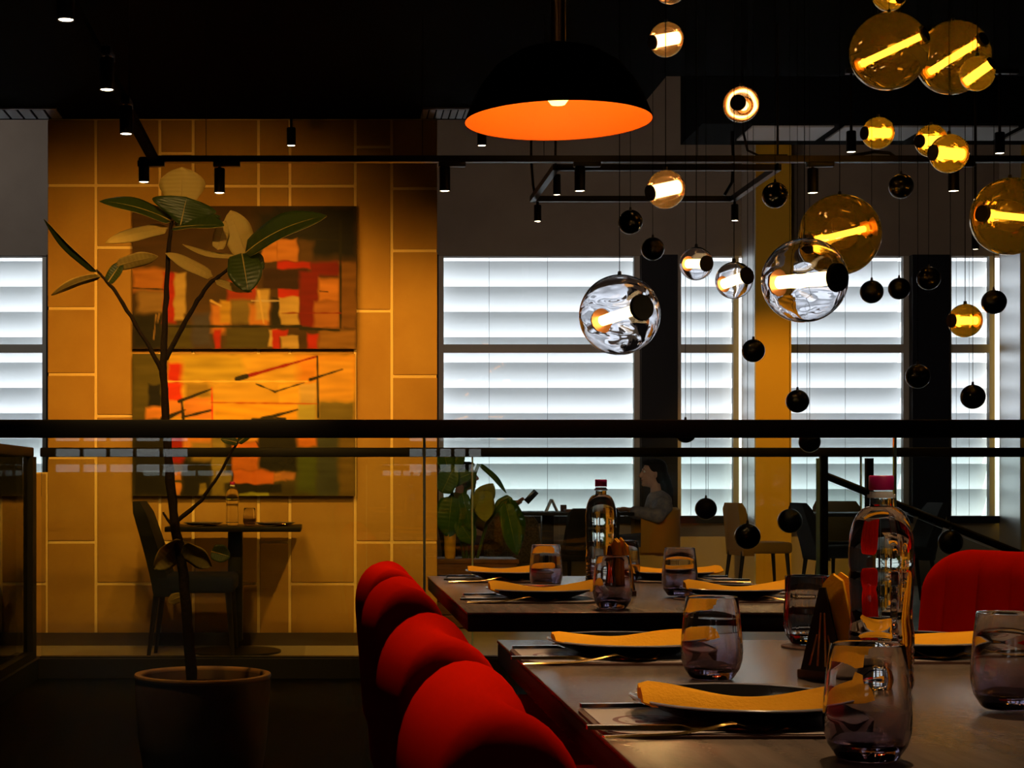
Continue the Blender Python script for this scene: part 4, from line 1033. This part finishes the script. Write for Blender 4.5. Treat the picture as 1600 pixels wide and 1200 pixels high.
def person(label, hx, face, hz, Y, cloth, trousers, skinm, hand_l, elbow_l, hand_r, elbow_r, hip, knee, foot, long_hair=True):
    """seated figure seen in profile; face = -1 looks left, +1 looks right. Points are (x,y,z)."""
    hc = Vector((hx, Y, hz)); f = face
    g = thing('person', label, 'person', (hip[0], Y, 0)); L = g.location
    V = Vector
    sh = V((hx-f*.055, Y, hz-.27)); neck0 = hc+V((-f*.03, 0, -.08)); neck1 = sh+V((f*.02, 0, .05))
    hl, hr = V(hand_l), V(hand_r); el, er = V(elbow_l), V(elbow_r)
    sl, sr_ = sh+V((0, -.17, -.02)), sh+V((0, .17, -.02))
    parts = [('e', hc+V((-f*.012, 0, .02)), (.098, .076, .105)), ('e', hc+V((f*.032, 0, -.045)), (.062, .056, .075)), ('e', hc+V((f*.078, 0, -.092)), (.022, .024, .022)),
             ('t', [hc+V((f*.088, 0, .020)), hc+V((f*.112, 0, -.022))], [.010, .016]), ('e', hc+V((f*.092, 0, -.052)), (.012, .022, .008)), ('e', hc+V((f*.090, 0, -.066)), (.011, .020, .007)),
             ('e', hc+V((f*.075, 0, .035)), (.022, .05, .012)),
             ('e', hc+V((-f*.015, -.078, -.01)), (.018, .010, .030)), ('e', hc+V((-f*.015, .078, -.01)), (.018, .010, .030)),
             ('t', [neck0, neck1], [.050, .058]), ('t', [sh, V(hip)], [.10, .12])]
    for (s_, e_, h_) in ((sl, el, hl), (sr_, er, hr)):
        parts.append(('t', [sh, s_, e_, e_.lerp(h_, .5), h_], [.06, .050, .040, .036, .024]))
        d = (h_-e_).normalized(); sd = V((0, 1, 0)); up_ = d.cross(sd).normalized()
        palm = h_+d*.045; parts.append(('e', palm, (.045, .040, .018)))
        for k, (off, ln) in enumerate(((-.030, .058), (-.010, .070), (.010, .066), (.029, .050))):
            b0 = palm+d*.030+sd*off; b1 = b0+d*ln*.5+V((0,0,-.006)); b2 = b1+d*ln*.35+V((0,0,-.022))
            parts.append(('t', [b0, b1, b2], [.0095, .0088, .0075]))
        parts.append(('t', [h_+d*.02+V((0,-.03,.005)), h_+d*.05+V((0,-.05,.012)), h_+d*.085+V((0,-.05,.006))], [.011, .0095, .008]))
    blob('body', parts, skinm, g, L, .0075)
    hip_ = V(hip)
    top = [('t', [sh+V((f*.0,0,.02)), sh.lerp(hip_, .45)+V((f*.03,0,0)), hip_+V((0,0,.05))], [.115, .135, .145]), ('t', [sl, sr_], [.085, .085]), ('e', sh+V((f*.035,0,-.12)), (.12,.15,.12)),
           ('t', [sh.lerp(hip_, .5)+V((0,-.08,0)), sh.lerp(hip_, .5)+V((0,.08,0))], [.12, .12]), ('t', [neck1+V((0,0,-.03)), neck1+V((0,0,.02))], [.075, .066])]
    for (s_, e_, h_) in ((sl, el, hl), (sr_, er, hr)): top.append(('t', [s_, e_, e_.lerp(h_, .82)], [.075, .062, .046]))
    blob('top', top, cloth, g, L, .010)
    legs = []
    for s_ in (-.09, .09):
        a = hip_+V((0, s_, 0)); k = V(knee)+V((0, s_*1.2, 0)); ft = V(foot)+V((0, s_*1.2, 0))
        legs.append(('t', [a, k, ft], [.10, .075, .048]))
    blob('trousers', legs, trousers, g, L, .011)
    for s_ in (-.108, .108): blob('shoe', [('t', [V(foot)+V((0, s_, -.045)), V(foot)+V((f*.16, s_, -.06))], [.045, .036])], 'dark_leg', g, L, .010)
    hair = [('e', hc+V((-f*.030, 0, .045)), (.098, .088, .090)), ('e', hc+V((-f*.075, 0, -.005)), (.055, .078, .10)), ('e', hc+V((f*.03, 0, .098)), (.062, .066, .030))]
    if long_hair: hair += [('t', [hc+V((-f*.085, 0, -.04)), hc+V((-f*.12, 0, -.15)), hc+V((-f*.155, .02, -.26))], [.066, .062, .030]), ('e', hc+V((-f*.045, -.07, -.02)), (.035, .022, .07))]
    blob('hair', hair, 'hair', g, L, .008)
    for s_ in (-1, 1):
        o = MB().ball(hc+V((f*.080, s_*.030, .018)), .0115, 12, 8).build('eye', 'eye_white', g, smooth=180); o.location = -L
        o2 = MB().ball(hc+V((f*.0885, s_*.031, .018)), .0055, 10, 8).build('iris', 'hair', g, smooth=180); o2.location = -L
        o3 = MB().box(hc+V((f*.086, s_*.031, .042)), (.008, .034, .005)).build('eyebrow', 'hair', g); o3.location = -L
    o = MB().ball(hc+V((f*.0965, 0, -.058)), 1, 12, 8, sc=(.008, .020, .008)).build('lips', 'lip', g, smooth=180); o.location = -L
    return g
def wq(px, py, dy=0): q = W(px, py, YQ+dy); return (q.x, q.y, q.z)
hq = W(1020, 740, YQ)
person('person with dark hair sitting in a mustard chair, in dark clothes, facing the widest blind', hq.x, -1, hq.z, YQ, 'cloth_grey', 'cloth_navy', 'skin_light',
       wq(984, 797, -.22), wq(1028, 806, -.29), wq(980, 799, .14), wq(1022, 812, .2), wq(1030, 848), wq(958, 850), wq(955, 926))
hq2 = W(726, 744, YQ)
person('person in an olive top behind the potted plant, holding up a phone', hq2.x, 1, hq2.z, YQ, 'cloth_olive', 'cloth_navy', 'skin',
       wq(803, 790, -.12), wq(770, 822, -.2), wq(800, 792, .12), wq(765, 824, .2), wq(716, 850), wq(790, 856), wq(796, 926), long_hair=False)
q = Vector(wq(830, 776, -.12)); ph = MB().box((0,0,0), (.055, .008, .13), bevel=.003, rot=Matrix.Rotation(.75, 3, 'Y')).build('phone', 'screen_black', None, loc=q); tag(ph, 'dark phone held up by the person in olive', 'phone')
# their table
tb = thing('window_table', 'dark table by the window between the two seated people', 'table', (WX(885, YQ+.1), YQ+.1, 0))
MB().box((0,0,.735), (190*YQ/F, .75, .03), bevel=.004).build('tabletop', 'table_edge', tb)
for x in (-.17, ): MB().box((x, 0, .37), (.10, .10, .70)).build('pedestal', 'black_metal', tb)
MB().lathe([(0,0),(.28,0),(.28,.012),(.06,.03),(0,.03)], 28, c=(-.17,0,0)).build('base', 'black_metal', tb)
q = W(862, 797, YQ-.05); md_ = thing('menu_stand', 'white folded menu card standing on the window table', 'menu', (q.x, q.y, .7502))
MB().prism([(-.05,0,0),(.0,0,.11),(.012,0,.11),(-.035,0,0)], (0,.12,0)).build('front_leaf', 'paper_white', md_, smooth=0)
MB().prism([(.012,0,.11),(.0,0,.11),(.05,0,0),(.064,0,0)], (0,.12,0)).build('back_leaf', 'paper_white', md_, smooth=0)
MB().box((.11,.05,.03), (.05,.05,.06), bevel=.004).build('condiment_pot', 'leather_brown', md_)
q = W(900, 798, YQ-.1); bx_ = tag(MB().box((0,0,.012), (.2,.14,.024), bevel=.005).build('wooden_tray', 'planter_wood', None, loc=(q.x, q.y, .7502)), 'low wooden tray on the window table', 'tray')
# chairs by the windows
def block_chair(label, loc, rz, w=.5, h=.86, m='mustard_fabric', mi='mustard_fabric'):
    c = thing('lounge_chair', label, 'chair', loc, rz, 'lounge chairs by the windows')
    rings = []
    N = 20
    for i in range(N+1):
        a = -PI*.62+PI*1.24*i/N; nx, ny = -math.cos(a), math.sin(a); x, y = .27+nx*.25, ny*w/2; top = h-.10*(1-math.cos(a))**1.2*.5
        rings.append([(x-nx*.03, y-ny*.03, .40), (x-nx*.03, y-ny*.03, top-.02), (x, y, top), (x+nx*.03, y+ny*.03, top-.02), (x+nx*.03, y+ny*.03, .40)])
    MB().loft(rings).build('backrest', m, c, smooth=50)
    MB().box((.27, 0, .43), (.44, w-.08, .11), bevel=.03, seg=3).build('seat', mi, c, smooth=50)
    for x, y in ((.08,-.17),(.08,.17),(.46,-.17),(.46,.17)): MB().cone((x*1.0, y*1.1, 0), (x, y, .40), .011, .018, n=10).build('leg', 'dark_leg', c)
    return c
block_chair('mustard chair the person in dark clothes sits in', (WX(1060, YQ), YQ, 0), PI, w=.44, h=.79)
side_chair('mustard chair standing empty beside the mustard pillar', (WX(1144, YQ+.2), YQ+.2, 0), .12, m='mustard_fabric', back_h=.83, w=.42, lean=.05, grp='lounge chairs by the windows')
side_chair('black chair the person in olive sits in', (WX(690, YQ), YQ, 0), 0, w=.48, back_h=.84, lean=.10)
side_chair('patterned dark chair in front of the window table beside the plant', (WX(800, 13.3), 13.3, 0), 1.35, m='chevron_fabric', back_h=.74, grp='patterned chairs')
side_chair('black chair with its back to the viewer before the window table', (WX(925, 13.6), 13.6, 0), 1.7, back_h=.80)
t3 = thing('window_table', 'added dark table filling the gloom beyond the stair rail', 'table', (WX(1350, 14.2), 14.2, 0))  # table and its black chairs added as silhouettes to darken this area
MB().box((0,0,.735), (.9, .7, .03), bevel=.004).build('tabletop', 'table_edge', t3); MB().box((0,0,.37), (.1,.1,.7)).build('pedestal', 'black_metal', t3)
MB().lathe([(0,0),(.28,0),(.28,.012),(.06,.03),(0,.03)], 28).build('base', 'black_metal', t3)
side_chair('added black chair left of the gloomy table beyond the stair rail', (WX(1262, 13.9), 13.9, 0), .0, back_h=.84)
side_chair('added black chair right of the gloomy table beyond the stair rail', (WX(1450, 14.0), 14.0, 0), PI, back_h=.84)
side_chair('added black chair behind the gloomy table, against the wall', (WX(1310, 15.2), 15.2, 0), -PI/2, back_h=.84)

# planter with broad-leaved plant
YM = 11.6
pl = thing('wooden_planter', 'low brown wooden planter box behind the glass railing', 'planter', (WX(742, YM), YM, 0))
wP = 122*YM/F
for k in range(5): MB().box((0, -.17, .05+.09*k), (wP, .02, .082), bevel=.003).build('plank', 'planter_wood', pl, smooth=0)
MB().span((-wP/2, -.16, .01), (wP/2, .2, .44)).build('body', 'dark_leg', pl, smooth=0)
MB().box((0, .02, .463), (wP+.03, .42, .03), bevel=.005).build('rim', 'planter_wood', pl)
mo = thing('broad_leaf_plant', 'broad leaved green plant growing in the wooden planter', 'plant', (WX(745, YM), YM, .47)); LM = mo.location
def ml(b, t, hw, tow, dy=0, dt=0, **kw): return leaf(b, t, hw, tow, Y=YM, dy=dy, dt=dt, parent=mo, L_=LM, m='monstera_leaf', **kw)
def ms(pts, r=.012):
    o = MB().tube([W(a, b, YM) for a, b in pts], r, 8).build('stem', 'monstera_leaf', mo, smooth=60); o.location = -LM
for pts in ([(725,875),(718,820),(706,770),(700,730)], [(735,875),(740,820),(748,780),(752,765)], [(745,875),(760,820),(785,785),(795,780)], [(740,875),(735,800),(742,740),(748,725)], [(730,875),(722,800),(728,760),(735,735)]): ms(pts)
ml((706,775),(700,840),24,(-.2,-1,.3),dy=-.1,bend=.2); ml((700,735),(692,700),16,(0,-1,.3)); ml((703,740),(722,700),14,(0,-1,.4),dy=.1)
ml((690,770),(712,725),18,(0,-1,.2),dy=-.15); ml((746,800),(770,755),20,(-.4,1,.3),dy=-.1,bend=.1); ml((755,765),(758,815),18,(0,1,.3),dy=-.12,bend=.1)
ml((748,725),(792,770),8,(.4,-.7,.8),bend=.2); ml((795,780),(818,845),15,(.6,-.8,.4),dy=-.05,bend=.2); ml((800,778),(772,800),12,(0,-1,.5)); ml((790,785),(808,868),17,(0,-1,.1),dy=-.1,bend=.15)
ml((724,760),(742,745),11,(0,-1,.5)); ml((735,740),(690,760),14,(0,-1,.5),dy=-.08); ml((715,812),(740,850),17,(0,-1,.2),dy=-.12)
ml((722,770),(735,830),12,(.2,-1,.3),dy=-.14)
ot = MB().cone((0,0,.0), (0,0,.26), .036, .046, n=20).build('mustard_vase', 'mustard_paint', None, loc=(WX(703, YM-.05), YM-.06, .4785)); tag(ot, 'tall mustard vase standing on the planter rim', 'vase')
